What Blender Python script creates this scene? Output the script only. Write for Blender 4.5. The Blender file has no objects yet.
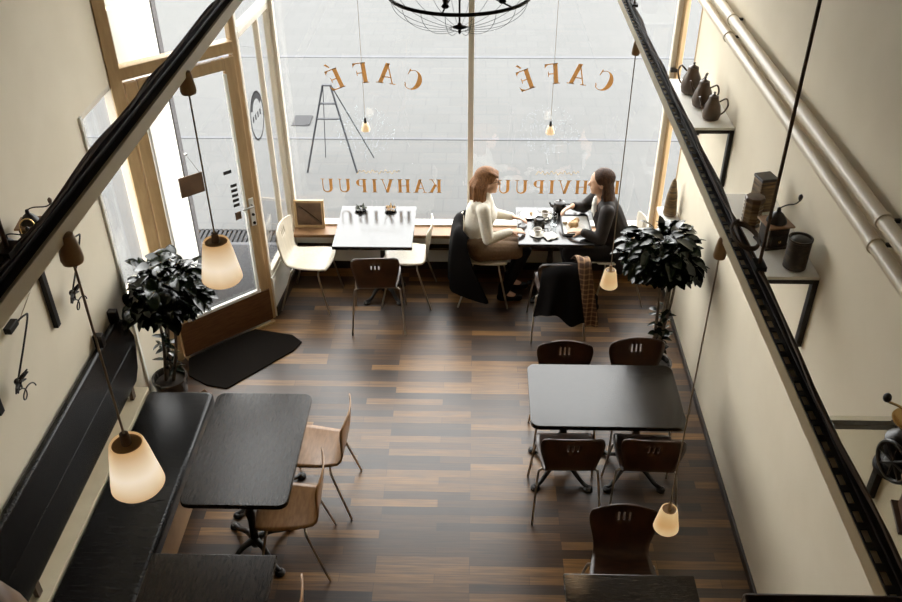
import bpy, bmesh, math, random
from mathutils import Vector, Matrix
random.seed(7)
S = bpy.context.scene
COL = S.collection
PI = math.pi

# ------------------------------------------------------------------ camera, sky, exposure
cam_d = bpy.data.cameras.new('camera')
cam = bpy.data.objects.new('camera', cam_d)
COL.objects.link(cam)
cam_d.sensor_width = 36.0
cam_d.lens = 889.28 / 902 * 36.0
cam_d.clip_start = 0.05
cam_d.clip_end = 300
TH, PS, RO = 0.609695, 0.029007, -0.006076
fw = Vector((-math.sin(PS) * math.cos(TH), math.cos(PS) * math.cos(TH), -math.sin(TH)))
rt = Vector((math.cos(PS), math.sin(PS), 0))
up = rt.cross(fw)
r2 = math.cos(RO) * rt + math.sin(RO) * up
u2 = -math.sin(RO) * rt + math.cos(RO) * up
mw = Matrix((r2, u2, -fw)).transposed().to_4x4()
mw.translation = Vector((0, 0, 4.8))
cam.matrix_world = mw
S.camera = cam

W = bpy.data.worlds.new('overcast_sky')
S.world = W
W.use_nodes = True
wn = W.node_tree.nodes['Background']
wn.inputs[0].default_value = (1.0, 0.985, 0.965, 1)
wn.inputs[1].default_value = 6.0

S.view_settings.view_transform = 'Standard'
S.view_settings.look = 'None'
S.view_settings.gamma = 1
S.view_settings.exposure = 0.66
S.view_settings.use_curve_mapping = False
S.cycles.max_bounces = 10
S.cycles.diffuse_bounces = 6
S.cycles.transparent_max_bounces = 12
S.cycles.sample_clamp_indirect = 6.0
S.cycles.caustics_reflective = False
S.cycles.caustics_refractive = False
S.cycles.use_denoising = True


# ------------------------------------------------------------------ materials
def principled(name, col, rough=0.5, metal=0.0, emit=None, estr=0.0, spec=None, coat=0.0, sheen=0.0):
    m = bpy.data.materials.new(name)
    m.use_nodes = True
    b = m.node_tree.nodes['Principled BSDF']
    b.inputs['Base Color'].default_value = (*col, 1)
    b.inputs['Roughness'].default_value = rough
    b.inputs['Metallic'].default_value = metal
    if spec is not None:
        b.inputs['Specular IOR Level'].default_value = spec
    if coat:
        b.inputs['Coat Weight'].default_value = coat
        b.inputs['Coat Roughness'].default_value = 0.12
    if sheen:
        b.inputs['Sheen Weight'].default_value = sheen
    if emit:
        b.inputs['Emission Color'].default_value = (*emit, 1)
        b.inputs['Emission Strength'].default_value = estr
    return m


def noisy(name, c1, c2, rough=0.5, scale=8.0, stretch=(1, 1, 1), metal=0.0, bump=0.0, detail=4, spec=None, coat=0.0, rvar=0.0, lo=0.35, hi=0.65):
    m = principled(name, c1, rough, metal, spec=spec, coat=coat)
    nt = m.node_tree
    N = nt.nodes
    L = nt.links
    b = N['Principled BSDF']
    tc = N.new('ShaderNodeTexCoord')
    mp = N.new('ShaderNodeMapping')
    mp.inputs['Scale'].default_value = stretch
    L.new(tc.outputs['Object'], mp.inputs[0])
    no = N.new('ShaderNodeTexNoise')
    no.inputs['Scale'].default_value = scale
    no.inputs['Detail'].default_value = detail
    L.new(mp.outputs[0], no.inputs['Vector'])
    cr = N.new('ShaderNodeValToRGB')
    cr.color_ramp.elements[0].position = lo
    cr.color_ramp.elements[0].color = (*c1, 1)
    cr.color_ramp.elements[1].position = hi
    cr.color_ramp.elements[1].color = (*c2, 1)
    L.new(no.outputs[0], cr.inputs[0])
    L.new(cr.outputs[0], b.inputs['Base Color'])
    if bump:
        bp = N.new('ShaderNodeBump')
        bp.inputs['Strength'].default_value = bump
        bp.inputs['Distance'].default_value = 0.01
        L.new(no.outputs[0], bp.inputs['Height'])
        L.new(bp.outputs[0], b.inputs['Normal'])
    if rvar:
        mr = N.new('ShaderNodeMapRange')
        mr.inputs[3].default_value = rough - rvar
        mr.inputs[4].default_value = rough + rvar
        L.new(no.outputs[0], mr.inputs[0])
        L.new(mr.outputs[0], b.inputs['Roughness'])
    return m


def floor_material():
    m = principled('oak_strip_floor', (0.12, 0.06, 0.03), 0.34, spec=0.62)
    nt = m.node_tree
    N = nt.nodes
    L = nt.links
    b = N['Principled BSDF']
    tc = N.new('ShaderNodeTexCoord')
    br = N.new('ShaderNodeTexBrick')
    br.inputs['Scale'].default_value = 1.0
    br.inputs['Brick Width'].default_value = 0.62
    br.inputs['Row Height'].default_value = 0.072
    br.inputs['Mortar Size'].default_value = 0.0012
    br.inputs['Mortar Smooth'].default_value = 0.3
    br.inputs['Color1'].default_value = (0, 0, 0, 1)
    br.inputs['Color2'].default_value = (1, 1, 1, 1)
    br.inputs['Mortar'].default_value = (0, 0, 0, 1)
    br.offset = 0.37
    br.offset_frequency = 3
    L.new(tc.outputs['Object'], br.inputs['Vector'])
    cr = N.new('ShaderNodeValToRGB')
    e = cr.color_ramp.elements
    e[0].position = 0.0
    e[0].color = (0.026, 0.012, 0.005, 1)
    e[1].position = 1.0
    e[1].color = (0.25, 0.125, 0.036, 1)
    k = cr.color_ramp.elements.new(0.5)
    k.color = (0.085, 0.039, 0.011, 1)
    L.new(br.outputs['Color'], cr.inputs[0])
    mp = N.new('ShaderNodeMapping')
    mp.inputs['Scale'].default_value = (1.5, 30, 1)
    L.new(tc.outputs['Object'], mp.inputs[0])
    no = N.new('ShaderNodeTexNoise')
    no.inputs['Scale'].default_value = 2.2
    no.inputs['Detail'].default_value = 6
    L.new(mp.outputs[0], no.inputs['Vector'])
    mr = N.new('ShaderNodeMapRange')
    mr.inputs[1].default_value = 0.3
    mr.inputs[2].default_value = 0.7
    mr.inputs[3].default_value = 0.55
    mr.inputs[4].default_value = 1.35
    L.new(no.outputs[0], mr.inputs[0])
    mx = N.new('ShaderNodeVectorMath')
    mx.operation = 'SCALE'
    L.new(cr.outputs[0], mx.inputs[0])
    L.new(mr.outputs[0], mx.inputs['Scale'])
    L.new(mx.outputs[0], b.inputs['Base Color'])
    bp = N.new('ShaderNodeBump')
    bp.inputs['Strength'].default_value = 0.12
    bp.inputs['Distance'].default_value = 0.004
    L.new(no.outputs[0], bp.inputs['Height'])
    L.new(bp.outputs[0], b.inputs['Normal'])
    r3 = N.new('ShaderNodeMapRange')
    r3.inputs[3].default_value = 0.28
    r3.inputs[4].default_value = 0.46
    L.new(no.outputs[0], r3.inputs[0])
    L.new(r3.outputs[0], b.inputs['Roughness'])
    return m


def glass_material(name, tint=(0.97, 0.98, 0.98), mix=0.06):
    m = bpy.data.materials.new(name)
    m.use_nodes = True
    nt = m.node_tree
    N = nt.nodes
    L = nt.links
    N.remove(N['Principled BSDF'])
    out = N['Material Output']
    tr = N.new('ShaderNodeBsdfTransparent')
    tr.inputs[0].default_value = (*tint, 1)
    gl = N.new('ShaderNodeBsdfGlossy')
    gl.inputs['Roughness'].default_value = 0.01
    lw = N.new('ShaderNodeLayerWeight')       # Schlick's curve, the same from both faces of the pane
    lw.inputs[0].default_value = 0.5
    pw = N.new('ShaderNodeMath')
    pw.operation = 'POWER'
    pw.inputs[1].default_value = 5.0
    L.new(lw.outputs['Facing'], pw.inputs[0])
    mu = N.new('ShaderNodeMath')
    mu.operation = 'MULTIPLY_ADD'
    mu.inputs[1].default_value = 0.90
    mu.inputs[2].default_value = 0.035
    L.new(pw.outputs[0], mu.inputs[0])
    mi = N.new('ShaderNodeMixShader')
    L.new(mu.outputs[0], mi.inputs[0])
    L.new(tr.outputs[0], mi.inputs[1])
    L.new(gl.outputs[0], mi.inputs[2])
    L.new(mi.outputs[0], out.inputs[0])
    return m


def shade_material(name, col, estr, low):
    """opal glass with a lamp burning inside: brighter around the bulb's height, along the object's z"""
    m = principled(name, (0.75, 0.66, 0.52), 0.35)
    nt = m.node_tree
    N = nt.nodes
    L = nt.links
    b = N['Principled BSDF']
    tc = N.new('ShaderNodeTexCoord')
    sp = N.new('ShaderNodeSeparateXYZ')
    L.new(tc.outputs['Generated'], sp.inputs[0])
    cr = N.new('ShaderNodeValToRGB')
    cr.color_ramp.elements[0].position = 0.0
    cr.color_ramp.elements[0].color = (*low, 1)
    cr.color_ramp.elements[1].position = 1.0
    cr.color_ramp.elements[1].color = (low[0] * 0.9, low[1] * 0.85, low[2] * 0.75, 1)
    k = cr.color_ramp.elements.new(0.45)
    k.color = (*col, 1)
    L.new(sp.outputs[2], cr.inputs[0])
    L.new(cr.outputs[0], b.inputs['Emission Color'])
    b.inputs['Emission Strength'].default_value = estr
    return m


def tartan_material():
    m = principled('tartan_wool', (0.1, 0.05, 0.03), 0.9)
    nt = m.node_tree
    N = nt.nodes
    L = nt.links
    b = N['Principled BSDF']
    tc = N.new('ShaderNodeTexCoord')
    cols = []
    for d, ph in (('X', 0), ('Z', 1)):
        w = N.new('ShaderNodeTexWave')
        w.bands_direction = d
        w.inputs['Scale'].default_value = 7.0
        w.inputs['Phase Offset'].default_value = ph
        L.new(tc.outputs['Object'], w.inputs['Vector'])
        cr = N.new('ShaderNodeValToRGB')
        cr.color_ramp.elements[0].position = 0.75
        cr.color_ramp.elements[0].color = (0, 0, 0, 1)
        cr.color_ramp.elements[1].position = 0.9
        cr.color_ramp.elements[1].color = (1, 1, 1, 1)
        L.new(w.outputs[0], cr.inputs[0])
        cols.append(cr)
    ad = N.new('ShaderNodeMath')
    ad.operation = 'ADD'
    L.new(cols[0].outputs[0], ad.inputs[0])
    L.new(cols[1].outputs[0], ad.inputs[1])
    mi = N.new('ShaderNodeMix')
    mi.data_type = 'RGBA'
    mi.inputs[6].default_value = (0.075, 0.035, 0.018, 1)
    mi.inputs[7].default_value = (0.34, 0.20, 0.10, 1)
    sc = N.new('ShaderNodeMath')
    sc.operation = 'MULTIPLY'
    sc.inputs[1].default_value = 0.5
    L.new(ad.outputs[0], sc.inputs[0])
    L.new(sc.outputs[0], mi.inputs[0])
    L.new(mi.outputs[2], b.inputs['Base Color'])
    return m


def paving_material():
    m = principled('street_paving', (0.3, 0.3, 0.3), 0.9)
    nt = m.node_tree
    N = nt.nodes
    L = nt.links
    b = N['Principled BSDF']
    tc = N.new('ShaderNodeTexCoord')
    br = N.new('ShaderNodeTexBrick')
    br.inputs['Scale'].default_value = 1.0
    br.inputs['Brick Width'].default_value = 0.34
    br.inputs['Row Height'].default_value = 0.30
    br.inputs['Mortar Size'].default_value = 0.006
    br.inputs['Color1'].default_value = (0.083, 0.0835, 0.0825, 1)
    br.inputs['Color2'].default_value = (0.088, 0.0885, 0.0875, 1)
    br.inputs['Mortar'].default_value = (0.072, 0.073, 0.074, 1)
    L.new(tc.outputs['Object'], br.inputs['Vector'])
    L.new(br.outputs['Color'], b.inputs['Base Color'])
    b.inputs['Specular IOR Level'].default_value = 0.1
    return m


def film(name, col, see):
    """thin printed window film: some light comes through it, some of the view too"""
    m = bpy.data.materials.new(name)
    m.use_nodes = True
    nt = m.node_tree
    N = nt.nodes
    L = nt.links
    N.remove(N['Principled BSDF'])
    d = N.new('ShaderNodeBsdfDiffuse')
    d.inputs[0].default_value = (*col, 1)
    t = N.new('ShaderNodeBsdfTranslucent')
    t.inputs[0].default_value = (col[0] * 0.5, col[1] * 0.5, col[2] * 0.5, 1)
    x = N.new('ShaderNodeBsdfTransparent')
    m1 = N.new('ShaderNodeMixShader')
    m1.inputs[0].default_value = 0.4
    L.new(d.outputs[0], m1.inputs[1])
    L.new(t.outputs[0], m1.inputs[2])
    m2 = N.new('ShaderNodeMixShader')
    m2.inputs[0].default_value = see
    L.new(m1.outputs[0], m2.inputs[1])
    L.new(x.outputs[0], m2.inputs[2])
    L.new(m2.outputs[0], N['Material Output'].inputs[0])
    return m


M = {}
M['floor'] = floor_material()
M['wall'] = noisy('cream_plaster', (0.66, 0.59, 0.455), (0.69, 0.62, 0.485), 0.85, 3.0, bump=0.02)
M['ceiling'] = noisy('ceiling_paint', (0.12, 0.10, 0.08), (0.14, 0.12, 0.10), 0.9, 2.0)
M['tanframe'] = noisy('tan_painted_wood', (0.44, 0.295, 0.145), (0.51, 0.35, 0.18), 0.45, 6, (6, 6, 1))
M['paleframe'] = noisy('pale_painted_wood', (0.62, 0.56, 0.46), (0.68, 0.62, 0.52), 0.45, 5, (6, 6, 1))
M['white'] = noisy('white_paint', (0.74, 0.72, 0.66), (0.78, 0.76, 0.70), 0.5, 4)
M['whitegloss'] = principled('white_enamel', (0.78, 0.77, 0.73), 0.3)
M['doorpanel'] = noisy('brown_stained_door_panel', (0.09, 0.040, 0.016), (0.13, 0.06, 0.025), 0.5, 5, (2, 2, 14), spec=0.2)
M['darkbase'] = principled('dark_brown_baseboard', (0.03, 0.018, 0.01), 0.5)
M['blackmetal'] = noisy('black_metal', (0.010, 0.008, 0.007), (0.02, 0.016, 0.013), 0.45, 30, metal=0.3)
M['castiron'] = noisy('cast_iron', (0.008, 0.007, 0.006), (0.016, 0.014, 0.012), 0.4, 40, bump=0.1)
M['blackpaint'] = noisy('black_rail_paint', (0.012, 0.008, 0.006), (0.022, 0.014, 0.009), 0.5, 20)
M['railwhite'] = noisy('off_white_rail', (0.72, 0.62, 0.43), (0.78, 0.68, 0.48), 0.5, 6)
M['chrome'] = principled('brushed_steel', (0.50, 0.45, 0.38), 0.28, 1.0)
M['steel'] = principled('steel', (0.55, 0.54, 0.52), 0.35, 1.0)
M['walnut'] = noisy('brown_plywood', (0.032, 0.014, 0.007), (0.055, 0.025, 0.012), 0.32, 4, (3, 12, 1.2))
M['tanply'] = noisy('honey_plywood', (0.26, 0.125, 0.042), (0.36, 0.185, 0.068), 0.33, 4, (3, 12, 1.2))
M['birch'] = noisy('birch_plywood', (0.56, 0.50, 0.39), (0.63, 0.56, 0.44), 0.3, 4, (10, 10, 1.2))
M['tabletop'] = noisy('black_stained_wood', (0.006, 0.0048, 0.0038), (0.022, 0.016, 0.011), 0.15, 6, (3, 40, 3), bump=0.05, rvar=0.04, spec=0.45)
M['tabletopy'] = noisy('black_stained_wood_lengthwise', (0.006, 0.0048, 0.0038), (0.024, 0.017, 0.012), 0.22, 6, (40, 3, 3), bump=0.04, rvar=0.05, spec=0.28)
M['glossblack'] = principled('glossy_black_laminate', (0.02, 0.019, 0.018), 0.16, spec=0.8)
M['leather'] = noisy('black_leatherette', (0.007, 0.006, 0.006), (0.011, 0.010, 0.009), 0.26, 9, (1, 6, 1), bump=0.12, spec=0.25)
M['benchwood'] = noisy('tan_bench_wood', (0.26, 0.15, 0.07), (0.36, 0.22, 0.11), 0.5, 4, (8, 1, 1))
M['mat'] = noisy('black_coir_mat', (0.006, 0.005, 0.004), (0.014, 0.011, 0.009), 0.95, 300, bump=0.3, spec=0.05)
M['carpet'] = noisy('grey_entrance_carpet', (0.020, 0.020, 0.022), (0.034, 0.034, 0.037), 0.95, 60, bump=0.2)
M['paving'] = paving_material()
M['kerb'] = noisy('kerb_joint', (0.062, 0.064, 0.070), (0.072, 0.074, 0.080), 0.9, 3)
M['gold'] = film('gold_window_lettering', (0.40, 0.175, 0.035), 0.04)
M['palegold'] = film('pale_gold_script', (0.62, 0.46, 0.26), 0.2)
M['etch'] = film('pale_blue_film', (0.55, 0.66, 0.74), 0.85)
M['ink'] = principled('black_film', (0.02, 0.02, 0.025), 0.6)
M['greyfilm'] = principled('grey_film', (0.045, 0.045, 0.047), 0.85, spec=0.05)
M['glass'] = glass_material('window_glass')
M['shelfglass'] = glass_material('shelf_glass', (0.9, 0.9, 0.86))
M['shade_big'] = shade_material('opal_shade_lit', (1.0, 0.86, 0.66), 0.52, (0.62, 0.38, 0.17))
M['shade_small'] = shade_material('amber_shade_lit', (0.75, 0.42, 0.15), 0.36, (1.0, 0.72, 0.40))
M['bulb'] = principled('warm_bulb', (1, 0.9, 0.7), 0.3, emit=(1.0, 0.72, 0.40), estr=3.0)
M['cup'] = principled('tan_ceramic', (0.42, 0.26, 0.12), 0.4)
M['cord'] = principled('brown_cord', (0.10, 0.06, 0.035), 0.7)
M['palecord'] = principled('pale_cord', (0.33, 0.25, 0.17), 0.7)
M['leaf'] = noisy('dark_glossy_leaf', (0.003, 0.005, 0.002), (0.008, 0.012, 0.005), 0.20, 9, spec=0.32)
M['bark'] = noisy('grey_brown_bark', (0.05, 0.035, 0.022), (0.11, 0.08, 0.05), 0.8, 25)
M['soil'] = noisy('dark_soil', (0.012, 0.008, 0.005), (0.03, 0.02, 0.012), 0.95, 40, bump=0.5)
M['ceramic'] = noisy('glazed_dark_ceramic', (0.02, 0.017, 0.015), (0.04, 0.034, 0.03), 0.2, 10)
M['white_ceramic'] = principled('white_ceramic', (0.76, 0.74, 0.69), 0.2)
M['tin'] = noisy('dark_printed_tin', (0.016, 0.011, 0.008), (0.07, 0.045, 0.025), 0.35, 26, (1, 1, 2), lo=0.5, hi=0.75)
M['goldtin'] = noisy('brown_gold_tin', (0.05, 0.028, 0.012), (0.24, 0.15, 0.06), 0.4, 9, (1, 1, 8))
M['enamelbrown'] = noisy('brown_enamel', (0.045, 0.026, 0.015), (0.10, 0.06, 0.035), 0.28, 6)
M['brass'] = principled('brass', (0.62, 0.44, 0.2), 0.25, 1.0)
M['darkwood'] = noisy('dark_varnished_wood', (0.05, 0.026, 0.012), (0.10, 0.052, 0.024), 0.4, 6, (1, 1, 10))
M['midwood'] = noisy('brown_varnished_wood', (0.22, 0.115, 0.05), (0.30, 0.165, 0.075), 0.45, 6, (1, 1, 8))
M['skin'] = noisy('skin', (0.62, 0.37, 0.24), (0.66, 0.41, 0.27), 0.5, 12)
M['auburn'] = noisy('auburn_hair', (0.10, 0.042, 0.014), (0.30, 0.135, 0.05), 0.55, 28, (6, 6, 0.5), bump=0.8, spec=0.2)
M['brownhair'] = noisy('brown_hair', (0.022, 0.009, 0.004), (0.085, 0.036, 0.015), 0.55, 28, (6, 6, 0.5), bump=0.8, spec=0.2)
M['cream_knit'] = noisy('cream_knit', (0.66, 0.61, 0.51), (0.72, 0.67, 0.57), 0.9, 70, bump=0.3)
M['brownskirt'] = noisy('brown_wool', (0.13, 0.078, 0.038), (0.17, 0.10, 0.052), 0.9, 50, bump=0.3)
M['tights'] = noisy('black_tights', (0.010, 0.008, 0.008), (0.010, 0.008, 0.007), 0.8, 30, spec=0.15)
M['blackleather'] = noisy('black_jacket', (0.012, 0.009, 0.008), (0.022, 0.015, 0.012), 0.6, 14, bump=0.3, spec=0.25)
M['blackcloth'] = noisy('black_coat_cloth', (0.008, 0.007, 0.007), (0.008, 0.007, 0.007), 0.9, 20, bump=0.3, spec=0.1)
M['tartan'] = tartan_material()
M['shirtwhite'] = principled('white_shirt', (0.7, 0.68, 0.62), 0.8)
M['food'] = noisy('golden_pastry', (0.45, 0.26, 0.10), (0.62, 0.42, 0.2), 0.6, 30, bump=0.6)
M['salad'] = noisy('mixed_salad', (0.16, 0.13, 0.04), (0.5, 0.3, 0.14), 0.6, 30, bump=0.6)
M['succulent'] = noisy('grey_green_succulent', (0.05, 0.06, 0.04), (0.12, 0.13, 0.09), 0.6, 30)
M['paper'] = noisy('printed_paper', (0.55, 0.56, 0.58), (0.66, 0.67, 0.68), 0.7, 5, lo=0.3, hi=0.7)
M['kraft'] = noisy('brown_kraft_paper', (0.24, 0.14, 0.07), (0.42, 0.28, 0.16), 0.7, 9, bump=0.6)
M['boardbrown'] = noisy('brown_board', (0.10, 0.055, 0.028), (0.15, 0.085, 0.045), 0.6, 9)
M['alu'] = principled('grey_aluminium', (0.022, 0.024, 0.030), 0.7, 0.0)
M['darkstone'] = noisy('dark_speckled_stone', (0.03, 0.028, 0.03), (0.12, 0.11, 0.11), 0.7, 60)
M['pipe'] = noisy('cream_painted_pipe', (0.58, 0.50, 0.37), (0.62, 0.54, 0.40), 0.35, 4)


# ------------------------------------------------------------------ mesh helpers
class MB:
    def __init__(s):
        s.v = []
        s.f = []

    def add(s, vs, fs, mat=None):
        n = len(s.v)
        for q in vs:
            q = Vector(q)
            if mat is not None:
                q = mat @ q
            s.v.append(q)
        for f in fs:
            s.f.append(tuple(i + n for i in f))
        return s

    def box(s, c, d, mat=None, rz=0.0):
        x, y, z = d[0] / 2, d[1] / 2, d[2] / 2
        R = Matrix.Translation(Vector(c)) @ Matrix.Rotation(rz, 4, 'Z')
        if mat is not None:
            R = mat @ R
        vs = [(-x, -y, -z), (x, -y, -z), (x, y, -z), (-x, y, -z), (-x, -y, z), (x, -y, z), (x, y, z), (-x, y, z)]
        return s.add(vs, [(0, 3, 2, 1), (4, 5, 6, 7), (0, 1, 5, 4), (1, 2, 6, 5), (2, 3, 7, 6), (3, 0, 4, 7)], R)

    def beam(s, a, b, w, h):
        a = Vector(a)
        b = Vector(b)
        d = b - a
        zq = d.to_track_quat('Y', 'Z').to_matrix().to_4x4()
        R = Matrix.Translation((a + b) / 2) @ zq
        return s.box((0, 0, 0), (w, d.length, h), R)

    def tube(s, pts, r, seg=10, closed=False, cap=True, mat=None):
        pts = [Vector(p) for p in pts]
        n = len(pts)
        rs = r if isinstance(r, (list, tuple)) else [r] * n
        if closed:
            tang = [(pts[(i + 1) % n] - pts[i - 1]).normalized() for i in range(n)]
        else:
            tang = [(pts[min(i + 1, n - 1)] - pts[max(i - 1, 0)]).normalized() for i in range(n)]
        t0 = tang[0]
        ref = Vector((0, 0, 1)) if abs(t0.z) < 0.9 else Vector((1, 0, 0))
        nx = t0.cross(ref).normalized()
        vs = []
        for i in range(n):
            t = tang[i]
            nx = (nx - t * nx.dot(t))
            if nx.length < 1e-6:
                nx = t.orthogonal()
            nx.normalize()
            ny = t.cross(nx)
            for k in range(seg):
                a = 2 * PI * k / seg
                vs.append(pts[i] + (nx * math.cos(a) + ny * math.sin(a)) * rs[i])
        fs = []
        m = n if closed else n - 1
        for i in range(m):
            j = (i + 1) % n
            for k in range(seg):
                l = (k + 1) % seg
                fs.append((i * seg + k, i * seg + l, j * seg + l, j * seg + k))
        if cap and not closed:
            fs.append(tuple(range(seg))[::-1])
            fs.append(tuple((n - 1) * seg + k for k in range(seg)))
        return s.add(vs, fs, mat)

    def lathe(s, prof, c=(0, 0, 0), seg=28, mat=None, cap=True):
        vs = []
        c = Vector(c)
        for r, z in prof:
            for k in range(seg):
                a = 2 * PI * k / seg
                vs.append(c + Vector((r * math.cos(a), r * math.sin(a), z)))
        fs = []
        for i in range(len(prof) - 1):
            for k in range(seg):
                l = (k + 1) % seg
                fs.append((i * seg + k, i * seg + l, (i + 1) * seg + l, (i + 1) * seg + k))
        if cap:
            fs.append(tuple(range(seg))[::-1])
            fs.append(tuple((len(prof) - 1) * seg + k for k in range(seg)))
        return s.add(vs, fs, mat)

    def prism(s, poly, z0, z1, mat=None):
        n = len(poly)
        vs = [(x, y, z0) for x, y in poly] + [(x, y, z1) for x, y in poly]
        fs = [tuple(range(n))[::-1], tuple(range(n, 2 * n))]
        for i in range(n):
            j = (i + 1) % n
            fs.append((i, j, j + n, i + n))
        return s.add(vs, fs, mat)

    def ell(s, c, r, seg=20, rings=14, mat=None, rot=None):
        vs = []
        c = Vector(c)
        r = Vector((r, r, r)) if isinstance(r, (int, float)) else Vector(r)
        for i in range(1, rings):
            p = PI * i / rings
            for k in range(seg):
                a = 2 * PI * k / seg
                q = Vector((r.x * math.sin(p) * math.cos(a), r.y * math.sin(p) * math.sin(a), r.z * math.cos(p)))
                if rot is not None:
                    q = rot @ q
                vs.append(c + q)
        t = Vector((0, 0, r.z))
        if rot is not None:
            t = rot @ t
        vs.append(c + t)
        vs.append(c - t)
        fs = []
        for i in range(rings - 2):
            for k in range(seg):
                l = (k + 1) % seg
                fs.append((i * seg + k, (i + 1) * seg + k, (i + 1) * seg + l, i * seg + l))
        T = len(vs) - 2
        for k in range(seg):
            l = (k + 1) % seg
            fs.append((T, k, l))
            fs.append((T + 1, (rings - 2) * seg + l, (rings - 2) * seg + k))
        return s.add(vs, fs, mat)

    def cap(s, a, b, ra, rb, seg=14):
        """tapered rounded limb"""
        a = Vector(a)
        b = Vector(b)
        d = b - a
        L = max(d.length, 1e-5)
        q = d.to_track_quat('Z', 'Y').to_matrix().to_4x4()
        prof = []
        for i in range(0, 6):
            t = PI / 2 * i / 5
            prof.append((max(ra * math.sin(t), 1e-4), -ra * math.cos(t)))
        for i in range(0, 6):
            t = PI / 2 * i / 5
            prof.append((max(rb * math.cos(t), 1e-4), L + rb * math.sin(t)))
        return s.lathe(prof, (0, 0, 0), seg, Matrix.Translation(a) @ q)

    def limb(s, pts, rs):
        for i in range(len(pts) - 1):
            s.cap(pts[i], pts[i + 1], rs[i], rs[i + 1])
        return s

    def build(s, name, mat, parent=None, smooth=False, bevel=0.0, origin=None, remesh=0.0, sub=0, solid=0.0, segs=2):
        me = bpy.data.meshes.new(name)
        o = Vector(origin) if origin is not None else Vector((0, 0, 0))
        me.from_pydata([tuple(v - o) for v in s.v], [], s.f)
        me.materials.append(M[mat] if isinstance(mat, str) else mat)
        me.update()
        bm = bmesh.new()
        bm.from_mesh(me)
        bmesh.ops.recalc_face_normals(bm, faces=bm.faces)
        bm.to_mesh(me)
        bm.free()
        if smooth:
            me.polygons.foreach_set('use_smooth', [True] * len(me.polygons))
            if smooth != 'all':
                try:
                    me.set_sharp_from_angle(angle=math.radians(38))
                except Exception:
                    pass
        ob = bpy.data.objects.new(name, me)
        ob.location = o
        COL.objects.link(ob)
        if parent is not None:
            ob.parent = parent
        if solid:
            md = ob.modifiers.new('solid', 'SOLIDIFY')
            md.thickness = solid
            md.offset = 0
        if remesh:
            md = ob.modifiers.new('remesh', 'REMESH')
            md.mode = 'VOXEL'
            md.voxel_size = remesh
            md.use_smooth_shade = True
            sm = ob.modifiers.new('smooth', 'SMOOTH')
            sm.factor = 0.5
            sm.iterations = 5
        if bevel:
            md = ob.modifiers.new('bevel', 'BEVEL')
            md.width = bevel
            md.segments = segs
            md.limit_method = 'ANGLE'
            md.angle_limit = math.radians(40)
        if sub:
            md = ob.modifiers.new('sub', 'SUBSURF')
            md.levels = sub
            md.render_levels = sub
        return ob


def empty(name, loc=(0, 0, 0), rz=0.0):
    o = bpy.data.objects.new(name, None)
    o.empty_display_size = 0.1
    o.location = loc
    o.rotation_euler = (0, 0, rz)
    COL.objects.link(o)
    return o


def tag(o, label, cat, group=None, kind=None):
    o['label'] = label
    o['category'] = cat
    if group:
        o['group'] = group
    if kind:
        o['kind'] = kind
    return o


def struct(o):
    o['kind'] = 'structure'
    return o


def dup(root, loc, rz, label=None, group=None):
    def rec(o, parent):
        c = o.copy()
        COL.objects.link(c)
        c.parent = parent
        for ch in list(kids.get(o.name, [])):
            rec(ch, c)
        return c
    kids = {}
    for q in list(bpy.data.objects):
        if q.parent is not None:
            kids.setdefault(q.parent.name, []).append(q)
    c = rec(root, None)
    c.location = loc
    c.rotation_euler = (0, 0, rz)
    if label:
        c['label'] = label
    if group:
        c['group'] = group
    return c


def rrect(x0, x1, y0, y1, r, n=7):
    pts = []
    for cx, cy, a0 in ((x1 - r, y1 - r, 0), (x0 + r, y1 - r, 90), (x0 + r, y0 + r, 180), (x1 - r, y0 + r, 270)):
        for i in range(n):
            a = math.radians(a0 + 90 * i / (n - 1))
            pts.append((cx + r * math.cos(a), cy + r * math.sin(a)))
    return pts


def bez(pts, n=20):
    """Catmull-Rom through the points"""
    P = [Vector(p) for p in pts]
    P = [P[0] * 2 - P[1]] + P + [P[-1] * 2 - P[-2]]
    out = []
    k = len(P) - 3
    for i in range(k):
        p0, p1, p2, p3 = P[i:i + 4]
        for j in range(n):
            t = j / n
            out.append(0.5 * ((2 * p1) + (p2 - p0) * t + (2 * p0 - 5 * p1 + 4 * p2 - p3) * t * t + (3 * p1 - p0 - 3 * p2 + p3) * t ** 3))
    out.append(P[-2])
    return out


# ------------------------------------------------------------------ the setting
XL, XR = -2.55, 1.82       # side walls
YW = 7.45                  # shop window plane
YB = -3.2                  # back wall
ZC = 5.7                   # ceiling
ZW = 4.15                   # top of the street glazing
DH = Vector((-2.48, 5.97, 0))    # door hinge foot
DL = Vector((-1.83, 6.55, 0))    # door lock foot

fl = MB().prism([(XL, YB), (XR, YB), (XR, 7.2), (1.72, YW), (-1.74, YW), (-1.83, 6.55), (-2.5, 5.97), (XL, 5.95)], -0.12, 0).build('floor', 'floor')
struct(fl)
struct(MB().box(((XL + XR) / 2, (YB + YW) / 2 + 0.1, ZC + 0.1), (XR - XL + 0.5, YW - YB + 0.6, 0.2)).build('ceiling', 'ceiling'))
struct(MB().box((XR + 0.1, (YB + 7.2) / 2, ZC / 2 - 0.06), (0.2, 7.2 - YB, ZC + 0.12)).build('wall_right', 'wall'))
wl = MB()
wl.box((XL - 0.1, (YB + 5.3) / 2, ZC / 2 - 0.06), (0.2, 5.3 - YB, ZC + 0.12))
wl.box((XL - 0.1, (5.3 + 5.95) / 2, 0.43), (0.2, 0.65, 0.86))
wl.box((XL - 0.1, (5.3 + 5.95) / 2, (2.5 + ZC) / 2), (0.2, 0.65, ZC - 2.5))
struct(wl.build('wall_left', 'wall'))
struct(MB().box(((XL + XR) / 2, YB - 0.1, ZC / 2), (XR - XL + 0.4, 0.2, ZC)).build('wall_back', 'wall'))
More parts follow.
